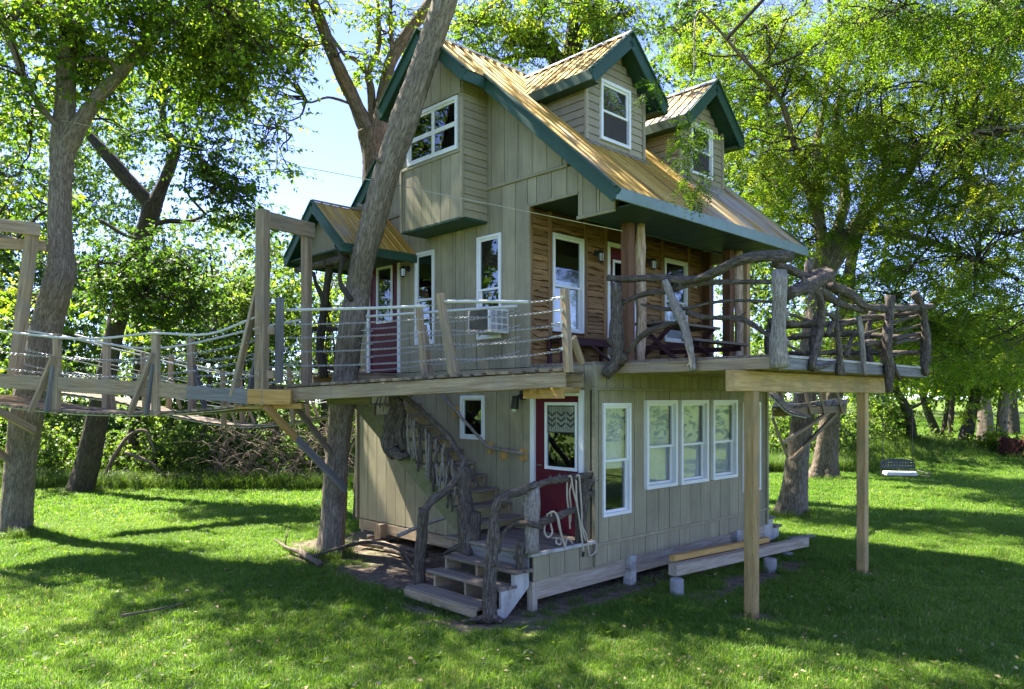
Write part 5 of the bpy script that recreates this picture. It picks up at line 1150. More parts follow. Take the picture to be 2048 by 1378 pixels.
tree('foreground_tree', 'thick grey barked tree at the left edge beside the rope bridge',
     [[(28, 1072, 84, 15.3), (35, 1000, 78), (45, 900, 80), (58, 800, 82, 15.2), (78, 720, 82), (97, 640, 80), (115, 575, 82, 15), (124, 540, 80), (121, 490, 62), (119, 420, 58), (122, 350, 58), (126, 295, 62), (130, 220, 54), (133, 140, 52), (138, 50, 50, 14.8), (142, -50, 46), (150, -200, 38), (160, -340, 28)], [(132, 300, 54, 15), (165, 238, 42, 14.9), (200, 190, 36), (240, 150, 30), (275, 105, 34, 14.7), (320, 60, 28), (365, 25, 20), (410, -30, 16)], [(115, 500, 24, 15.1), (70, 492, 20), (20, 478, 18), (-50, 455, 16)], [(120, 260, 20, 14.9), (60, 180, 16, 14.5), (0, 40, 26, 14.2), (-40, 70, 20)], [(2, 50, 26, 14.2), (50, 15, 26, 14.3), (95, -20, 22), (140, -60, 16)], [(240, 150, 14, 14.8), (215, 120, 14), (160, 118, 12)], [(300, 75, 12, 14.6), (350, 45, 12), (450, 35, 9, 14.2)]],
     [dict(e=[EL(60, 110, 14.6, 130, 140, 1.8), EL(250, 40, 14.5, 150, 70, 1.6), EL(330, 90, 14.5, 70, 60, 1.), EL(30, 300, 15.5, 80, 120, 1.5, .8), EL(20, 420, 15.6, 70, 60, 1.4, .8), EL(215, 250, 15.4, 60, 90, 1.1, .6), EL(170, 60, 15.5, 120, 90, 1.5), EL(400, 110, 15, 80, 90, 1.2)], n=210, tw=6, lf=10, twl=(.4, 1.), ll=.115, lw=.068), dict(e=[EL(380, 20, 14, 110, 60, 1.6), EL(490, 50, 14, 80, 70, 1.4)], n=75, tw=6, lf=11, twl=(.4, 1.)), dict(e=[EL(150, -260, 15, 420, 180, 3.5), EL(-250, 0, 14.5, 180, 260, 3), EL(230, -230, 12.6, 380, 150, 2.2)], n=260, tw=6, lf=10, twl=(.5, 1.2))], M_BARK, M_LEAF, 31, .3, None, 1)  # last clusters: unseen crown above the view, enlarged to dapple the lawn
tree('dark_tree', 'dark crooked tree forking against the sky behind the rope bridge',
     [[(160, 985, 62, 21.5), (175, 930, 58), (190, 860, 54), (203, 800, 50), (220, 710, 42), (235, 640, 46), (262, 545, 44), (285, 480, 44), (300, 430, 44), (305, 405, 46)], [(300, 408, 36, 21.5), (270, 375, 34), (235, 335, 32), (205, 300, 28), (178, 270, 24), (160, 250, 18)], [(312, 402, 34, 21.5), (328, 365, 28), (345, 320, 28), (352, 290, 22), (330, 255, 17), (325, 215, 16), (328, 170, 12), (330, 120, 8)], [(300, 450, 14, 21.3), (340, 442, 12), (380, 443, 10), (412, 429, 5)], [(290, 480, 14, 21.3), (250, 470, 10), (200, 440, 7)], [(350, 300, 9, 21.4), (372, 262, 5)], [(268, 545, 22, 21.3), (330, 520, 12), (385, 545, 7)]],
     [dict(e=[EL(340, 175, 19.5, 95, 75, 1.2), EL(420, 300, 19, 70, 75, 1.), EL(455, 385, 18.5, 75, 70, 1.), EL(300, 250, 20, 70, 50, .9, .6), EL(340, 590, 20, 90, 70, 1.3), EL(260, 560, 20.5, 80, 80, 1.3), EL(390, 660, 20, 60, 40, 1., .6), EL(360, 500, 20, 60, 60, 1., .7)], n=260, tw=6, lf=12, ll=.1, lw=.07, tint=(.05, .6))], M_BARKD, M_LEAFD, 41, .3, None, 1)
tree('rear_tree', 'tree behind the ridge with crooked limbs showing between the dormer and the bay',
     [[(1130, 1000, 70, 23), (1130, 600, 64), (1135, 300, 60), (1128, 170, 52)], [(1128, 185, 40, 23), (1108, 110, 28), (1060, 90, 20), (1005, 45, 16), (950, 40, 14), (905, 20, 8)], [(1135, 175, 36, 23), (1165, 60, 22), (1215, 40, 18), (1250, 30, 12), (1270, 20, 6)], [(1130, 180, 30, 23), (1150, 20, 22), (1165, -60, 18), (1180, -160, 12)], [(1110, 110, 12, 23), (1050, 110, 11), (1010, 120, 9), (980, 150, 6)], [(1165, 50, 12, 23), (1195, 0, 10), (1215, -60, 8)]],
     [dict(e=[EL(990, 70, 22, 95, 70, 1.6), EL(1120, 40, 22, 110, 50, 1.6), EL(1230, 40, 21, 60, 55, 1.3), EL(1075, 110, 22, 50, 35, 1., .5), EL(930, 100, 22.5, 45, 60, 1., .6)], n=260, tw=6, lf=12, ll=.1, lw=.05, tint=(.25, 1.)), dict(e=[EL(1100, -160, 22, 260, 110, 3)], n=60, tw=6, lf=9, ll=.1, lw=.055)], M_BARKD, M_LEAF, 53, .2, None, 1)
LOC = dict(style='compound', ll=.058, lw=.027, droop=.5)
tree('platform_tree', 'grey ridged tree carrying the rope bridge platform behind the balcony',
     [[(1583, 1034, 66, 17.6), (1588, 990, 54), (1594, 930, 50), (1602, 860, 48), (1610, 790, 48), (1620, 700, 50), (1633, 620, 46), (1646, 560, 50), (1655, 515, 58)], [(1650, 520, 36, 17.5), (1640, 450, 28), (1632, 370, 24), (1634, 290, 19), (1650, 200, 14), (1660, 80, 10)], [(1668, 515, 46, 17.5), (1690, 480, 38), (1715, 450, 30, 17.2), (1760, 410, 24, 16.8), (1815, 350, 20, 16), (1840, 290, 14, 15.4)], [(1662, 500, 30, 17.5), (1690, 400, 24), (1680, 320, 20), (1672, 240, 16), (1690, 150, 12), (1720, 40, 9)], [(1760, 410, 14, 16.8), (1770, 340, 11), (1740, 260, 9), (1700, 250, 7)], [(1650, 480, 20, 17.3), (1600, 330, 16, 16.6), (1560, 200, 12, 15.8), (1480, 110, 8, 14.6), (1420, 40, 5, 13.2), (1392, 30, 4, 11.5), (1388, 150, 3, 10.4)], [(1715, 450, 20, 17.2), (1850, 480, 16, 15.8), (1950, 520, 11, 14.6)]],
     [dict(e=[EL(1560, 200, 16.5, 170, 170, 1.4), EL(1700, 260, 16.5, 180, 220, 1.5), EL(1480, 80, 15.5, 160, 80, 1.2), EL(1640, 60, 15.5, 180, 90, 1.3)], n=165, tw=6, lf=7, tint=(.05, .95), **LOC),
      dict(e=[EL(1840, 250, 15.5, 180, 230, 1.5), EL(1800, 560, 15.8, 150, 150, 1.3), EL(1930, 520, 15, 130, 180, 1.3), EL(1860, 60, 14.5, 200, 90, 1.3), EL(1900, 700, 15.5, 110, 60, 1., .8)], n=170, tw=6, lf=7, tint=(.05, .95), **LOC),
      dict(e=[EL(1500, 420, 19, 60, 110, 1.2, .7), EL(1590, 420, 17.5, 70, 90, 1.3, .8)], n=60, tw=6, lf=6, tint=(.2, 1.), **LOC),
      dict(e=[EL(1395, 320, 9.8, 30, 75, .35), EL(1368, 400, 10, 18, 40, .25, .5), EL(1290, 185, 9.6, 14, 22, .2, .5)], n=15, tw=4, lf=5, twl=(.12, .32), br_r=.006, twig_r=.003, tint=(0., .5), **{**LOC, 'll': .042, 'lw': .02}),
      dict(e=[EL(1700, -150, 15, 420, 120, 3.5)], n=20, tw=6, lf=6, **LOC)], M_BARK, M_LOCUST, 61, .35, None, 1)
tree('flared_tree', 'broad trunk with flared roots on the lawn beyond the platform tree',
     [[(1645, 958, 62, 25.5), (1650, 920, 52), (1655, 870, 48), (1662, 810, 48), (1672, 740, 44), (1690, 640, 36)], [(1672, 760, 34, 25.5), (1720, 700, 40, 25), (1770, 690, 36), (1830, 640, 26), (1900, 580, 18)], [(1690, 640, 40, 25.5), (1700, 540, 30), (1730, 400, 22)]],
     [dict(e=[EL(1730, 720, 25, 90, 70, 1.6), EL(1850, 680, 24, 130, 90, 2), EL(1990, 640, 23, 110, 140, 2.2), EL(1700, 620, 26, 120, 110, 2)], n=150, tw=6, lf=6, tint=(.2, 1.), **{**LOC, 'll': .07, 'lw': .034}), dict(e=[EL(1560, 330, 24, 130, 170, 2), EL(1720, 420, 24, 160, 180, 2), EL(1880, 420, 24, 170, 230, 2), EL(1760, 150, 23, 260, 150, 2), EL(2010, 250, 23, 120, 220, 2), EL(1460, 180, 23, 90, 120, 1.6)], n=370, tw=6, lf=12, ll=.15, lw=.085, twl=(.5, 1.1), tint=(.3, 1.))], M_BARKW, M_LOCUST, 67, .8, None, 1)
tree('right_tree', 'tree outside the right edge whose limbs reach into the picture',
     [[(2420, 1090, 80, 15), (2415, 800, 66), (2400, 500, 60), (2380, 350, 54)], [(2390, 420, 40, 15), (2250, 300, 30, 14.6), (2120, 262, 24, 14.2), (2040, 258, 20), (1950, 265, 16, 13.8), (1880, 285, 9)], [(2385, 360, 36, 15), (2200, 150, 26, 14.3), (2050, 80, 16, 13.6), (1900, 40, 10, 13)], [(2250, 300, 20, 14.6), (2130, 420, 16, 14), (2020, 470, 10, 13.6)]],
     [dict(e=[EL(2010, 380, 14, 120, 200, 1.7), EL(2060, 120, 13.5, 160, 130, 1.8), EL(1900, 330, 14, 110, 90, 1.2, .7), EL(2060, 650, 14, 90, 140, 1.5)], n=150, tw=6, lf=6, tint=(.1, 1.), **LOC), dict(e=[EL(1790, 40, 12.5, 140, 55, 1.1), EL(1950, 30, 12, 150, 60, 1.1)], n=50, tw=6, lf=6, tint=(.0, .5), **LOC), dict(e=[EL(2350, 100, 14.5, 260, 280, 3)], n=36, tw=6, lf=6, **LOC)], M_BARK, M_LOCUST, 71, .3, None, 1)

# trees of the right-hand background, each with its own trunk and crown
BT = [('bent_tree', 'dark bent tree on the grassy mound right of the deck post', [[(1822, 893, 24, 33), (1822, 850, 21), (1812, 815, 20), (1797, 790, 17), (1784, 762, 14)], [(1815, 820, 9, 33), (1845, 805, 6), (1870, 792, 4)]], [EL(1790, 730, 33, 60, 45, 2), EL(1760, 800, 34, 40, 40, 1.6)], 1),
      ('slanting_tree', 'slim dark tree slanting left between the mound trees', [[(1872, 868, 20, 37), (1858, 830, 17), (1846, 790, 14), (1838, 740, 10)]], [EL(1845, 735, 37, 60, 45, 2)], 1),
      ('thin_tree', 'thinnest of the dark trees behind the mound', [[(1886, 878, 14, 37), (1892, 835, 12), (1896, 790, 10), (1890, 740, 8)]], [EL(1895, 750, 37, 50, 45, 2)], 1),
      ('pale_tree', 'slim sunlit brown tree in the mound clump', [[(1897, 893, 14, 35), (1902, 840, 12), (1906, 790, 10), (1915, 740, 8)]], [EL(1915, 745, 35, 45, 40, 2)], 2),
      ('leaning_dark_tree', 'dark tree leaning right at the end of the mound clump', [[(1927, 890, 30, 34), (1938, 845, 26), (1950, 800, 22), (1965, 755, 16)]], [EL(1960, 745, 34, 60, 50, 2), EL(1925, 800, 33, 25, 30, 1)], 1),
      ('split_tree', 'thick pale split trunk standing on the far lawn', [[(1972, 866, 34, 46), (1970, 820, 30), (1966, 780, 26), (1960, 730, 18)]], [EL(1960, 710, 46, 90, 45, 3)], 2),
      ('lawn_tree', 'straight grey tree on the lawn beside the leafy sapling', [[(2004, 920, 30, 33.5), (2003, 870, 25), (2006, 820, 24), (2011, 770, 20), (2014, 700, 16)], [(2008, 810, 12, 33.5), (2035, 790, 9), (2060, 770, 6)]], [EL(2010, 720, 33, 80, 60, 2.4)], 0),
      ('distant_tree', 'dark tree at the right edge far across the lawn', [[(2027, 848, 26, 52), (2024, 815, 22), (2025, 770, 18), (2030, 720, 12)]], [EL(2030, 730, 52, 90, 45, 3)], 1)]
for k, (n_, lb, lm_, e, m_) in enumerate(BT):
    tree(n_, lb, lm_, [dict(e=e, n=42, tw=5, lf=10, ll=.17, lw=.1, twl=(.6, 1.2), tint=(.15, 1.))], (M_BARK, M_BARKD, M_BARKW)[m_], M_LEAF, 90 + k, .3, 'background trees on the lawn', 0, 12)
tree('sapling', 'small leafy sapling in front of the straight grey lawn tree', [[(1987, 922, 4, 32.5), (1989, 900, 3.4), (1990, 880, 3), (1994, 850, 2)]], [dict(e=[EL(1985, 885, 32.5, 38, 20, .7), EL(2000, 872, 32.5, 26, 16, .6)], n=34, tw=5, lf=9, ll=.16, lw=.09, twl=(.25, .5), tint=(.3, 1.))], M_BARKD, M_LEAF, 120, .1, None, 0, 6)

# the wood behind the brush on the left: individual stems in front, one leafy mass behind
for k, (px, y0, w_, Y, lean, lb) in enumerate(((262, 985, 26, 25, 14, 'slim shaded stem right of the dark crooked tree'), (395, 975, 12, 26, 30, 'thin stem rising through the brush below the bridge posts'), (350, 980, 9, 27, -14, 'thinnest stem in the brush beside the bridge'), (560, 972, 14, 27, -22, 'slim stem behind the gate frame'), (640, 972, 16, 28, 16, 'slim stem between the gate frame and the leaning tree'), (470, 975, 10, 28, 18, 'thin stem behind the rope bridge middle'), (20, 1000, 20, 24, 30, 'slim stem behind the thick left tree'))):
    tree('wood_tree', lb, [[(px, y0, w_, Y), (px + lean * .4, y0 - 120, w_ * .9), (px + lean, y0 - 250, w_ * .75), (px + lean * 1.2, y0 - 360, w_ * .55), (px + lean * .9, y0 - 450, w_ * .35)]],
         [dict(e=[EL(px + lean, y0 - 380, Y, 75, 75, 1.6), EL(px + lean * .5, y0 - 270, Y, 70, 60, 1.5), EL(px, y0 - 180, Y, 60, 50, 1.3, .7)], n=46, tw=5, lf=11, ll=.15, lw=.095, twl=(.5, 1.), tint=(.1, .95))], M_BARKD, M_FARLEAF if k % 2 else M_LEAF, 140 + k, .2, 'stems at the edge of the wood', 0, 10)
fol = Foliage(); br = Wood(); rg = np.random.RandomState(5)
def leafmass(ells, n, ll, lw, tw=5, lf=10, tint=(.1, 1.), twl=(.6, 1.3), fol_=None, wd_=None):
    f_, w_ = fol_ or fol, wd_ or br; C_, cen = ell_sample(rg, ells, n); k = n * tw; base = np.repeat(C_, tw, 0)
    D = unit(rg.normal(size=(k, 3))); L = rg.uniform(*twl, k); w_.sticks(base, base + D * L[:, None], .012); ct = np.repeat(rg.uniform(*tint, n), tw)
    q = np.repeat(np.arange(k), lf); m = len(q); P = base[q] + D[q] * (L[q] * rg.uniform(.1, 1.1, m))[:, None]; Dl = unit(rg.normal(size=(m, 3)) + np.array([0, 0, -.3])); s = rg.uniform(.6, 1.3, m)
    f_.add(leaf_quads(P, Dl, unit(np.array([0, 0, 1.]) + rg.normal(size=(m, 3)) * .6), ll * s, lw * s), np.clip(ct[q] + rg.normal(size=m) * .15, 0, 1))
E_ = []
for px in range(-260, 800, 62):
    Y = 29 + rg.uniform(0, 9); h = rg.uniform(.8, 1.2) * (1.25 if px < 200 else 1. if px < 560 else .8); E_ += [EL(px + rg.uniform(-25, 25), 700 - 50 * h, Y, 70, 130 * h, 2.6), EL(px + rg.uniform(-30, 30), 880, Y - 2, 80, 70, 2.2, .8), EL(px, 560 - 70 * h, Y + 3, 60, 90 * h, 2.2, .7)]
    E_ += [EL(px, 800, Y + 4, 60, 50, 2., 1.1), EL(px + 25, 770, Y + 7, 55, 55, 2., .8)]
    if px < 240: E_ += [EL(px, 380, Y + 3, 70, 120, 2.4, .6), EL(px, 200, Y + 4, 70, 120, 2.4, .45)]
leafmass(E_, 2700, .2, .13)
E_ = [EL(1330, 110, 25, 70, 90, 1.8), EL(1420, 60, 25, 90, 80, 1.8), EL(1500, 300, 27, 80, 130, 2.), EL(1560, 560, 28, 90, 110, 2.), EL(1680, 740, 31, 110, 60, 2.), EL(1780, 700, 32, 120, 80, 2.4), EL(1900, 690, 34, 120, 80, 2.4), EL(2030, 690, 34, 100, 90, 2.4), EL(1480, 520, 30, 60, 90, 2.)]
leafmass(E_, 560, .17, .1, 6, 12, (.1, .8))
E_ = []
for px in range(1180, 2200, 80): Y = 70 + rg.uniform(0, 20); E_ += [EL(px, 760, Y, 90, 40, 6), EL(px + 30, 700, Y + 6, 90, 60, 6)]
leafmass(E_, 600, .4, .26, 5, 9, (.1, .9), (1.2, 2.6))
E_ = []

E_ = []
for px in range(1180, 2200, 110): Y = 60 + rg.uniform(0, 30); E_ += [EL(px, 745, Y, 110, 70, 6), EL(px + 30, 670, Y + 6, 90, 60, 6)]
leafmass(E_, 700, .45, .3, 5, 9, (.2, 1.), (1.2, 2.6))
tag(fol.build('far_woods', M_FARLEAF), 'sunlit mass of woodland foliage beyond the lawn', None, None, 'stuff'); tag(br.build('far_woods_twigs', M_TWIG), 'fine twigs of the far woodland', None, None, 'stuff')
# woodland that rings the lawn out of the picture (mirrored in the panes; its left side added to darken the gable)
fol = Foliage(); br = Wood(); E_ = []
for k in range(26):
    a = math.radians(-38 + k * 8.2); R_ = 34 + rg.uniform(0, 10); c = Vector((R_ * math.cos(-a + .5), R_ * math.sin(-a + .5) - 2, 0))
    if c.y > 26 or abs(c.x) < 16 and c.y > 0: continue
    for z in (2, 5.): E_.append((c + Vector((rg.uniform(-2, 2), rg.uniform(-2, 2), z)), (3.6, 3.6, 2.6)))
for k in range(16):  # trees out of view, added to block the bright sky on the left
    X_ = -15 - 1.1 * k + rg.uniform(-1, 1); Y_ = 2 + 1.5 * k + rg.uniform(-1.5, 1.5); X_ = min(X_, -.82 * Y_ - 5)
    for z in (2., 5.5, 9., 12.): E_.append((Vector((X_ + rg.uniform(-1, 1), Y_, z)), (2.6, 2.6, 2.4)))
for k in range(15):  # more unseen trees, put behind left to cut sky light on the gable
    X_ = -13 - .35 * k + rg.uniform(-1.5, 1.5); Y_ = 1.5 - 1.7 * k + rg.uniform(-1, 1)
    for z in (2., 5.5, 9.): E_.append((Vector((X_, Y_, z)), (2.6, 2.6, 2.4)))
leafmass(E_, 1300, .3, .2, 5, 12, (.1, .9), (1.2, 2.6)); tag(fol.build('unseen_woods', M_FARLEAF), 'unseen belt of woodland around the lawn, its left side added to block sky light', None, None, 'stuff')
# undergrowth at the wood edge and mound
fol = Foliage(); br = Wood(); E_ = []
for px in range(-120, 760, 42): E_.append(EL(px + rg.uniform(-15, 15), 920 + rg.uniform(-25, 25), 25.0 + rg.uniform(-1, 2.5), 44, 40 + rg.uniform(0, 22), 1.1))
leafmass(E_, 620, .13, .085, 5, 11, (.05, .85), (.35, .8))
E_ = [EL(1700, 880, 29, 60, 26, 1.3), EL(1760, 850, 34, 60, 40, 2.), EL(1640, 860, 32, 80, 40, 2.), EL(1560, 850, 34, 70, 50, 2.), EL(1890, 885, 34, 60, 18, 1.), EL(1950, 893, 33, 40, 14, 1.)]
leafmass(E_, 240, .14, .09, 5, 10, (.2, .95), (.35, .8))
tag(fol.build('undergrowth', M_FARLEAF), 'leafy undergrowth along the edge of the wood', None, None, 'stuff'); tag(br.build('undergrowth_twigs', M_TWIG), 'thin shaded twigs inside the undergrowth', None, None, 'stuff')
# dead brush pile and arching dead limbs
wd = Wood()
for k in range(260):
    c = W(rg.uniform(425, 735), rg.uniform(855, 962), rg.uniform(22.4, 23.6)); d = Vector((rg.normal(), rg.normal() * .4, abs(rg.normal()) * .5)).normalized() * rg.uniform(.4, 1.5); m_ = c + d * .5 + Vector((0, 0, rg.uniform(0, .25)))
    wd.add([c, m_, c + d - Vector((0, 0, rg.uniform(0, .3)))], [.014, .011, .004], 4, 5, 0.)
tag(wd.build('brush_pile', M_DEAD), 'heap of dead grey twigs at the edge of the wood', None, None, 'stuff')
for k, (pts, r, lb) in enumerate((([(585, 955), (600, 905), (640, 868), (690, 850)], 6, 'arching dead limb left of the leaning tree'), ([(430, 960), (445, 900), (475, 870), (520, 880), (545, 915)], 5, 'dead limb looping over the brush'), ([(205, 960), (250, 880), (290, 862), (310, 905)], 5, 'bent dead branch behind the dark crooked tree'), ([(470, 965), (520, 905), (560, 872), (590, 868)], 5, 'dead limb slanting right across the brush pile'), ([(250, 905), (300, 925), (330, 950), (380, 945)], 4, 'low dead branch lying in the brush'))):
    tag(log('dead_limb', [W(x, y, 23.8 - k * .1) for x, y in pts], [r * 24 / 1494 * (1 - .2 * i) for i in range(len(pts))], M_DEAD if k else M_LOG, None, I4, 7), lb, 'branch', 'dead limbs in the brush')
tag(log('fallen_branch', [G(548, 1078, .12), G(575, 1095, .08), G(605, 1106, .07), G(640, 1128, .05)], [.012, .03, .055, .05], M_DEAD, None, I4, 8, extra=[([G(570, 1092, .08), G(573, 1075, .25), G(578, 1055, .4)], [.015, .01, .005]), ([G(605, 1106, .08), G(600, 1092, .15)], [.03, .02])]), 'pale broken branch on the grass left of the leaning tree', 'branch')
tag(log('fallen_branch', [G(628, 1112, .1), G(680, 1096, .18), G(740, 1084, .22), G(800, 1100, .18), G(830, 1138, .06)], [.02, .026, .03, .03, .02], M_LOG, None, I4, 8), 'long dark bent branch lying between the leaning tree and the steps', 'branch')
for k, (p, q, r, lb, m_) in enumerate((((722, 1085), (852, 1108), .06, 'thick brown log beside the stair foot', M_DEAD), ((735, 1075), (830, 1078), .05, 'round log behind the thick brown log', M_LOG), ((770, 1098), (862, 1125), .035, 'split stick in front of the log pile', M_DEAD), ((820, 1060), (905, 1050), .045, 'log against the root of the stump post', M_DEAD), ((800, 1110), (880, 1088), .025, 'thin stick across the log pile', M_DEAD), ((862, 1068), (908, 1030), .03, 'silvery stick leaning on the stump post', M_LOGP), ((700, 1092), (770, 1078), .03, 'short stick nearest the leaning tree', M_LOG), ((805, 1128), (842, 1160), .025, 'dark stick beside the left step post', M_LOG))):
    a_, b_ = G(*p, .08), G(*q, .08)
    if k == 5: a_, b_ = W(795, 1072, 11.6), W(905, 1030, 11.3)
    tag(log('fallen_stick', [a_, a_.lerp(b_, .5) + Vector((0, 0, .02)), b_], [r, r * 1.05, r * .8], m_, None, I4, 9), lb, 'log', 'logs by the stair')
tag(log('fallen_stick', [G(242, 1232, .05), G(300, 1222, .06), G(370, 1206, .05)], [.018, .014, .008], M_DEAD, None, I4, 6), 'lone brown stick on the open grass at lower left', 'log')

# ------------------------------------------------------------------ platform and bridge on the right
pf = thing('tree_platform', 'timber platform with slanting rails and struts on the tree behind the balcony', 'platform')
bar('edge_beam', W(1545, 826, 16.9), W(1690, 818, 17.4), .06, .17, M_WEATH, pf, (0, 0, 1), I4); bar('edge_beam', W(1555, 812, 18.6), W(1690, 806, 19.), .06, .17, M_WEATH, pf, (0, 0, 1), I4); bar('side_beam', W(1690, 818, 17.3), W(1692, 806, 19.), .06, .17, M_WEATH, pf, (0, 0, 1), I4)
for k in range(10): x = 1550 + k * 15; bar('plank', W(x, 816 - k * .6, 16.9 + k * .05), W(x + 6, 804 - k * .4, 18.9), .14, .04, M_DECKW, pf, (0, 0, 1), I4)
for a, b in (((1672, 828, 17.3), (1582, 920, 17.35)), ((1655, 826, 17.2), (1568, 885, 17.3)), ((1546, 838, 17.0), (1574, 912, 17.35))): bar('strut', W(*a), W(*b), .06, .16, M_WEATH, pf, (.2, 1, .2), I4)
for x, dx, Y in ((1572, -18, 17), (1622, -24, 17.1), (1650, -22, 17.2), (1686, -26, 17.3)): bar('rail_post', W(x, 828, Y), W(x + dx, 735, Y), .05, .11, M_WEATH, pf, (.2, 1, 0), I4)
for x, Y in ((1560, 17.1), (1618, 18.2), (1648, 18.4)): bar('rail_post', W(x, 820, Y), W(x, 730, Y), .1, .1, M_WEATH if x < 1600 else M_PINE, pf, (.2, 1, 0), I4)
for y in (750, 778, 800): pipe('rope', [W(1540, y, 16.9), W(1590, y + 8, 17.), W(1640, y + 2, 17.2), W(1690, y - 4, 17.3)], .014, M_ROPE, pf, I4, 6)
b3 = thing('hanging_bridge', 'short sagging bridge from the back of the house to the tree platform', 'bridge')
cv = [Vector(c) for c in catmull([tuple(W(1470, 752, 15.4)), tuple(W(1535, 786, 15.9)), tuple(W(1575, 822, 16.3)), tuple(W(1612, 832, 16.7))], 14)]
for i in range(len(cv) - 1):
    x = (cv[i + 1] - cv[i]).normalized(); y = Vector((.5, .85, 0)); u = x.cross(y); u = u if u.z > 0 else -u; bar('plank', cv[i], cv[i] + y * .8, .12, .035, M_DECKW, b3, tuple(u), I4)
for s in (0, .66): pipe('cable', [c + Vector((.5, .85, 0)) * s - Vector((0, 0, .04)) for c in cv], .016, M_GALV, b3, I4, 6)
# ------------------------------------------------------------------ swing seat, fire place and chair
sw = thing('hanging_swing', 'navy blue two seat swing with a white cushion hanging over the lawn', 'swing')
cS = W(1802, 937, 22.5); X = Vector((.985, -.17, 0)); Yv = Vector((.17, .985, 0)); Z = Vector((0, 0, 1))
def SP(x, y, z): return cS + X * x + Yv * y + Z * z
mb = MB(); NX = 12; prof = lambda x: .27 - .09 * (abs(x) / .48) ** 3
for i in range(NX):
    x0, x1 = -.48 + .96 * i / NX, -.48 + .96 * (i + 1) / NX; zt0, zt1 = prof(x0), prof(x1)
    rows = [(-.02, -.02, .055, .055), (.085, .085, .145, .145), (.175, .175, zt0, zt1)]
    for a, b, c, d in rows: mb.prism([SP(x0, .3, a), SP(x1, .3, b), SP(x1, .3, d), SP(x0, .3, c)], [SP(x0, .27, a), SP(x1, .27, b), SP(x1, .27, d), SP(x0, .27, c)])
    for a, b in ((.055, .085), (.145, .175)): xm = x0 + .032; mb.prism([SP(x0, .3, a), SP(xm, .3, a), SP(xm, .3, b), SP(x0, .3, b)], [SP(x0, .27, a), SP(xm, .27, a), SP(xm, .27, b), SP(x0, .27, b)])
mb.build('back_panel', M_NAVY, sw)
MB().prism([SP(-.44, -.12, -.2), SP(.44, -.12, -.2), SP(.46, .25, -.17), SP(-.46, .25, -.17)], [SP(-.42, -.1, -.1), SP(.42, -.1, -.1), SP(.44, .23, -.09), SP(-.44, .23, -.09)]).build('seat_cushion', M_BLIND, sw)
mb = MB()
for x in (-.48, .48): mb.tube([SP(x, .29, .1), SP(x, .29, -.2), SP(x, -.14, -.21)], .014, 6)
mb.tube([SP(-.48, -.14, -.21), SP(.48, -.14, -.21)], .014, 6); mb.tube([SP(-.48, .29, -.2), SP(.48, .29, -.2)], .014, 6); mb.tube([SP(.48, .1, -.05), SP(.68, -.25, -.12)], .014, 6); mb.tube([SP(.48, -.14, -.2), SP(.72, -.3, -.2)], .014, 6); mb.tube([SP(.72, -.3, -.2), SP(.68, -.25, -.05)], .014, 6)
for x in (-.3, 0, .3): mb.tube([SP(x, .29, -.02), SP(x, .29, -.2)], .012, 6)
mb.build('seat_frame', M_BLACK, sw)
for x in (-.42, .42): MB().tube([SP(x, .28, .1), SP(x, .4, 4.2)], .011, 5).build('hanger', M_BLACK, sw)
fp = thing('fire_place', 'low dark red brick fire place at the right edge of the lawn', 'fireplace'); fc = W(2062, 893, 31)
k = 0
for j in range(6):
    for i in range(15):
        a = math.pi * (.05 + .9 * (i + (j % 2) * .5) / 15) + math.pi; p = fc + Vector((math.cos(a) * 1.15, -abs(math.sin(a)) * .95 + .3, 0)); p.z = float(ground_z(p.x, p.y)) + .08 + j * .135
        if j < 4 and 3 < i < 7: continue
        t = Vector((-math.sin(a) * 1.15, -math.cos(a) * .95, 0)).normalized(); bar('brick', p - t * .115, p + t * .115, .2, .12, M_BRICK, fp, (0, 0, 1), I4)
MB().tube([fc + Vector((0, .3, -.6)), fc + Vector((0, .3, .1))], .7, 10).build('firebox', M_BLACK, fp)
for i in range(4):
    p = G(2010 + i * 9, 899 + (i % 3) * 6, .02); p.z = float(ground_z(p.x, p.y)); r = rg.uniform(.22, .34); n_ = 7; an = np.sort(rg.uniform(0, 6.28, n_)); lo = [(p.x + r * math.cos(q), p.y + r * .7 * math.sin(q), p.z - .03) for q in an]
    tag(MB().prism(lo, [(x, y, p.z + .10 + .02 * (i % 2)) for x, y, z in lo]).build('flat_stone', M_STONE), ('leftmost pale flat stone beside the grey lawn tree', 'second pale flat stone from the left by the brick fire place', 'third pale flat stone from the left by the brick fire place', 'rightmost pale flat stone under the yellow chair')[i], 'stone', 'flat stones by the fire place')
ch = thing('garden_chair', 'yellow slatted garden chair beside the brick fire place', 'chair'); cc = W(2084, 888, 29.5)
for i in range(7):
    a = -.36 + i * .12; bar('back_slat', cc + Vector((a * .8, .25, -.05)), cc + Vector((a * 1.25, .55, .45 - abs(a) * .45)), .09, .02, M_YELLOWP, ch, (0, 1, 0), I4)
for i in range(4): bar('seat_slat', cc + Vector((-.34, .2 - i * .13, -.08 + i * .03)), cc + Vector((.34, .2 - i * .13, -.08 + i * .03)), .11, .02, M_YELLOWP, ch, (0, 0, 1), I4)
for s in (-.4, .4):
    bar('arm', cc + Vector((s, .35, .12)), cc + Vector((s, -.35, .12)), .12, .02, M_YELLOWP, ch, (0, 0, 1), I4); bar('leg', cc + Vector((s, -.25, .12)), cc + Vector((s, -.25, -.45)), .03, .09, M_YELLOWP, ch, (0, 1, 0), I4); bar('leg', cc + Vector((s, .2, -.05)), cc + Vector((s, .5, -.45)), .03, .09, M_YELLOWP, ch, (0, 1, 0), I4)
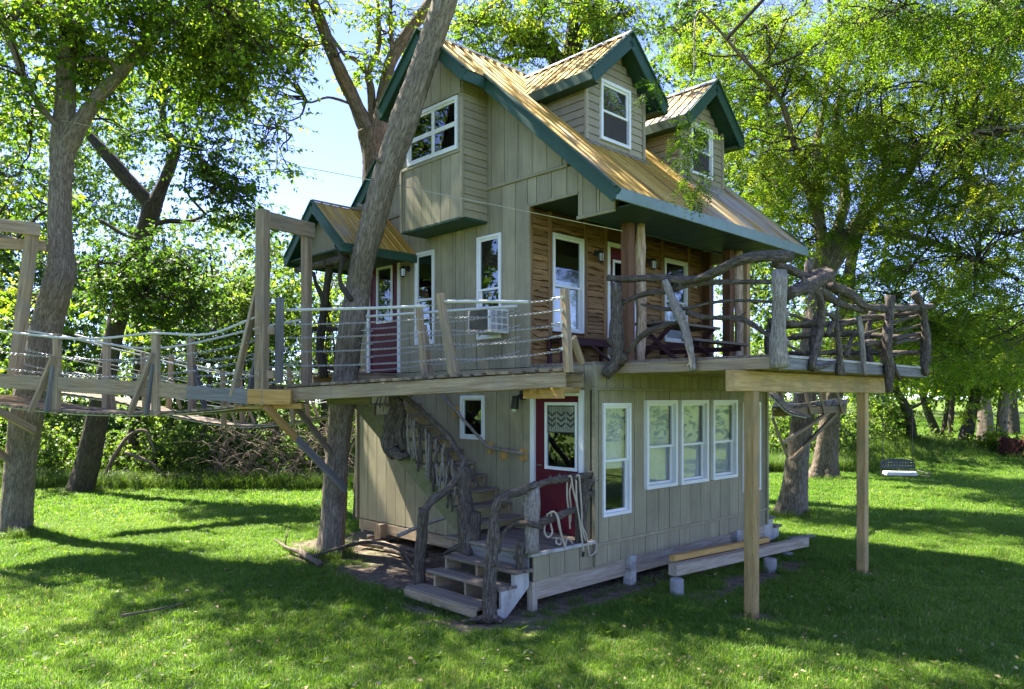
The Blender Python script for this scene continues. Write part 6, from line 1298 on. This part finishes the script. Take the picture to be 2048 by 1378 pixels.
# wires
mb = MB(); P = [W(60, 228, 15), W(420, 300, 14), W(700, 352, 12.8), W(1000, 412, 10.8), W(1245, 462, 10.6)]; C_ = catmull([tuple(p) for p in P], 40); mb.tube([Vector(c) for c in C_], .006, 5)
tag(mb.build('overhead_wire', M_GALV), 'thin grey cable running from the left trees to the porch post', 'cable')

# ------------------------------------------------------------------ grass
def blades(n, size, hmin, hmax, wid, seed, lean=.5, dry=.06):
    rg = np.random.RandomState(seed); P = np.stack([rg.uniform(-size / 2, size / 2, n), rg.uniform(-size / 2, size / 2, n), np.zeros(n)], 1); a = rg.uniform(0, 6.28, n); h = rg.uniform(hmin, hmax, n) * (0.8 + .4 * (smooth_noise(P[:, 0] * 1, P[:, 1], 6., seed) + .3)).clip(.5, 1.4)
    S_ = np.stack([np.cos(a), np.sin(a), 0 * a], 1); b = a + rg.uniform(-.6, .6, n) + 1.57; L = np.stack([np.cos(b), np.sin(b), 0 * b], 1) * (rg.uniform(.05, lean, n) * h)[:, None]; up = np.array([0, 0, 1.]); w = wid * rg.uniform(.6, 1.2, n)[:, None]
    m = P + L * .35 + up * (h * .6)[:, None]; t = P + L * 1.15 + up * (h * rg.uniform(.75, 1., n))[:, None]
    Vt = np.stack([P - S_ * w * .5, P + S_ * w * .5, m + S_ * w * .42, m - S_ * w * .42, t], 1).reshape(-1, 3); k = np.arange(n) * 5
    F = [(i, i + 1, i + 2, i + 3) for i in k] + [(i + 3, i + 2, i + 4) for i in k]
    ti = np.clip(rg.normal(.42, .17, n), 0, .88); ti[rg.rand(n) < dry] = rg.uniform(.9, 1.); return Vt, F, np.repeat(ti, 5)
def tuftset(cname, spec, mat):
    c = bpy.data.collections.new(cname)
    for i, s in enumerate(spec):
        v, f, t = blades(*s); o = bpy.data.objects.new(cname + '_tuft', mesh(cname, v, f, mat, {'tint': t})); c.objects.link(o)
    return c
def scatter(name, pts, scales, coll, label, seed):
    me = bpy.data.meshes.new(name); me.from_pydata([tuple(p) for p in pts], [], []); a = me.attributes.new('sc', 'FLOAT', 'POINT'); a.data.foreach_set('value', np.asarray(scales, np.float32)); pp = np.asarray(pts); tn = .13 * smooth_noise(pp[:, 0], pp[:, 1], .9, 301) + .1 * smooth_noise(pp[:, 0], pp[:, 1], 3.1, 302) + .3 * np.clip(smooth_noise(pp[:, 0], pp[:, 1], 1.7, 303) - .45, 0, 1); a = me.attributes.new('tone', 'FLOAT', 'POINT'); a.data.foreach_set('value', tn.astype(np.float32)); o = link(name, me)
    ng = bpy.data.node_groups.new(name, 'GeometryNodeTree'); ng.interface.new_socket('Geometry', in_out='INPUT', socket_type='NodeSocketGeometry'); ng.interface.new_socket('Geometry', in_out='OUTPUT', socket_type='NodeSocketGeometry')
    gi = ng.nodes.new('NodeGroupInput'); go = ng.nodes.new('NodeGroupOutput'); ip = ng.nodes.new('GeometryNodeInstanceOnPoints'); ci = ng.nodes.new('GeometryNodeCollectionInfo'); ci.inputs['Collection'].default_value = coll; ci.inputs['Separate Children'].default_value = True; ci.inputs['Reset Children'].default_value = True
    rv = ng.nodes.new('FunctionNodeRandomValue'); rv.data_type = 'FLOAT_VECTOR'; rv.inputs[0].default_value = (-.06, -.06, 0); rv.inputs[1].default_value = (.06, .06, 6.283); rv.inputs['Seed'].default_value = seed
    at = ng.nodes.new('GeometryNodeInputNamedAttribute'); at.data_type = 'FLOAT'; at.inputs['Name'].default_value = 'sc'; ri = ng.nodes.new('FunctionNodeRandomValue'); ri.data_type = 'INT'; ri.inputs[4].default_value = 0; ri.inputs[5].default_value = len(coll.objects) - 1; ri.inputs['Seed'].default_value = seed + 3
    L = ng.links.new; L(gi.outputs[0], ip.inputs['Points']); L(ci.outputs[0], ip.inputs['Instance']); ip.inputs['Pick Instance'].default_value = True; L(ri.outputs[2], ip.inputs['Instance Index']); L(rv.outputs[0], ip.inputs['Rotation']); L(at.outputs[0], ip.inputs['Scale']); L(ip.outputs[0], go.inputs[0])
    m = o.modifiers.new('scatter', 'NODES'); m.node_group = ng; return tag(o, label, None, None, 'stuff')
def lawnpts(y0, y1, step, seed, keep=None):
    rg = np.random.RandomState(seed); out = []
    ys = np.arange(y0, y1, step)
    for y in ys:
        x = np.arange(-.76 * y - 2, .76 * y + 2, step); out.append(np.stack([x + rg.uniform(-.4, .4, len(x)) * step, y + rg.uniform(-.4, .4, len(x)) * step], 1))
    P = np.vstack(out); P = np.hstack([P, ground_z(P[:, 0], P[:, 1])[:, None] - .005]); d = dirt_amt(P[:, 0], P[:, 1]); k = rg.rand(len(P)) > d * 1.15
    return P[k], np.clip(1 - d[k] * .6, .4, 1)
near = tuftset('near_grass', [(190, .3, .05, .115, .0075, s, .8) for s in range(5)], M_GRASS)
P, d = lawnpts(5.6, 17, .2, 1); scatter('lawn_grass', P, d * np.random.RandomState(2).uniform(.75, 1.15, len(P)) * (1 + .22 * smooth_noise(P[:, 0], P[:, 1], 1.3, 77)), near, 'short green lawn grass in the foreground', 1)
midc = tuftset('middle_grass', [(240, .7, .06, .12, .016, s + 20, .8) for s in range(4)], M_GRASS)
P, d = lawnpts(17, 36, .46, 3); P2, d2 = lawnpts(36, 75, .95, 4); scatter('far_lawn_grass', np.vstack([P, P2]), np.concatenate([d * np.random.RandomState(4).uniform(.8, 1.15, len(P)), np.random.RandomState(5).uniform(1.5, 2.2, len(P2))]), midc, 'short green lawn grass farther off', 2)
tall = tuftset('tall_grass', [(70, .5, .25, .6, .014, s + 40, .9, .15) for s in range(4)], M_TALL)
TP = []; rg = np.random.RandomState(8)
for k in range(1500): c = W(rg.uniform(-60, 730), 0, rg.uniform(22.4, 24.6)); TP.append((c.x, c.y, 0., rg.uniform(.5, 1.1)))
for k in range(650): TP.append((16.8 + rg.normal() * 2.2, 33.6 + rg.normal() * 1.4, 0., rg.uniform(.5, 1.)))
for k in range(600): c = W(rg.uniform(1490, 1740), 0, rg.uniform(27.5, 30)); TP.append((c.x, c.y, 0., rg.uniform(.6, 1.3)))
for (x, y, r, k) in ((660, 1108, .34, 26), (28, 1070, .5, 34), (160, 985, .5, 30), (1583, 1034, .4, 26), (1645, 958, .55, 30), (2004, 920, .35, 20)):
    c = G(x, y)
    for q in range(k): a = rg.uniform(0, 6.28); rr = r * rg.uniform(.75, 1.3); TP.append((c.x + rr * math.cos(a), c.y + rr * math.sin(a), 0., rg.uniform(.25, .5)))
for (a, b) in [(-2.12, .2 + .1 * q) for q in range(15)] + [(-1.2 + .25 * q, -.12) for q in range(14)] + [(.5, -2.25), (.35, -2.05), (.65, -2.0), (4.05, -2.25), (3.9, -2.1), (.76, -.98), (.62, -.8), (3.05, -1.2), (2.92, -1.0)]:
    c = CO + U * (a + rg.uniform(-.05, .05)) + V * (b + rg.uniform(-.05, .05)); TP.append((c.x, c.y, 0., rg.uniform(.18, .34)))
TP = np.array(TP); TP[:, 2] = ground_z(TP[:, 0], TP[:, 1]); scatter('tall_grass', TP[:, :3], TP[:, 3], tall, 'tall unmown grass at the wood edge and on the mound', 3)
# fallen leaves and small weeds in the lawn
fl = Foliage(); rg = np.random.RandomState(33); n = 2200; Y = 6 + 20 * rg.rand(n) ** 1.4; X_ = rg.uniform(-.75, .75, n) * Y; P = np.stack([X_, Y, ground_z(X_, Y) + rg.uniform(.03, .09, n)], 1); D = unit(rg.normal(size=(n, 3)) * np.array([1, 1, .25])); s_ = rg.uniform(.5, 1.3, n)
fl.add(leaf_quads(P, D, unit(rg.normal(size=(n, 3)) * .5 + np.array([0, 0, 1.])), .055 * s_, .032 * s_), rg.rand(n)); M_DRY = leafmat('dry_leaves', [(0, (.16, .1, .04)), (.5, (.3, .22, .09)), (1, (.5, .42, .22))], (1., 1., .7), .7, .2)
tag(fl.build('fallen_leaves', M_DRY), 'dry yellow and brown leaves scattered over the lawn', None, None, 'stuff')
wf_ = Foliage(); n = 420; Y = 6 + 14 * rg.rand(n) ** 1.2; X_ = rg.uniform(-.75, .75, n) * Y; keep = dirt_amt(X_, Y) < .6; X_, Y = X_[keep], Y[keep]; n = len(Y); q = np.repeat(np.arange(n), 9); a = rg.uniform(0, 6.28, len(q)); P = np.stack([X_[q], Y[q], ground_z(X_[q], Y[q]) + .02], 1); D = np.stack([np.cos(a), np.sin(a), rg.uniform(.2, .9, len(q))], 1); s_ = rg.uniform(.6, 1.3, len(q))
wf_.add(leaf_quads(P, D, np.tile([0, 0, 1.], (len(q), 1)), .1 * s_, .035 * s_), rg.uniform(.2, .7, len(q))); tag(wf_.build('lawn_weeds', M_LEAF), 'broad leaved weeds growing in the lawn', None, None, 'stuff')
# leaf and twig litter on the bare soil
wd = Wood(); rg = np.random.RandomState(14); A = []; Bq = []
la, lb_ = rg.uniform(-3.2, 5.6, 9000), rg.uniform(-1.8, 7.2, 9000); lx = CO.x + U.x * la + V.x * lb_; ly = CO.y + U.y * la + V.y * lb_; kk = dirt_amt(lx, ly) > .35; lx, ly = lx[kk][:2600], ly[kk][:2600]; n = len(lx)
lz = ground_z(lx, ly) + .008; th = rg.uniform(0, 6.28, n); L = rg.uniform(.03, .22, n); A = np.stack([lx, ly, lz], 1); Bq = A + np.stack([L * np.cos(th), L * np.sin(th), rg.uniform(0, .03, n)], 1)
wd.sticks(np.array(A), np.array(Bq), .004); tag(wd.build('ground_litter', M_DEAD), 'dry twigs and straw littering the bare soil by the house', None, None, 'stuff')
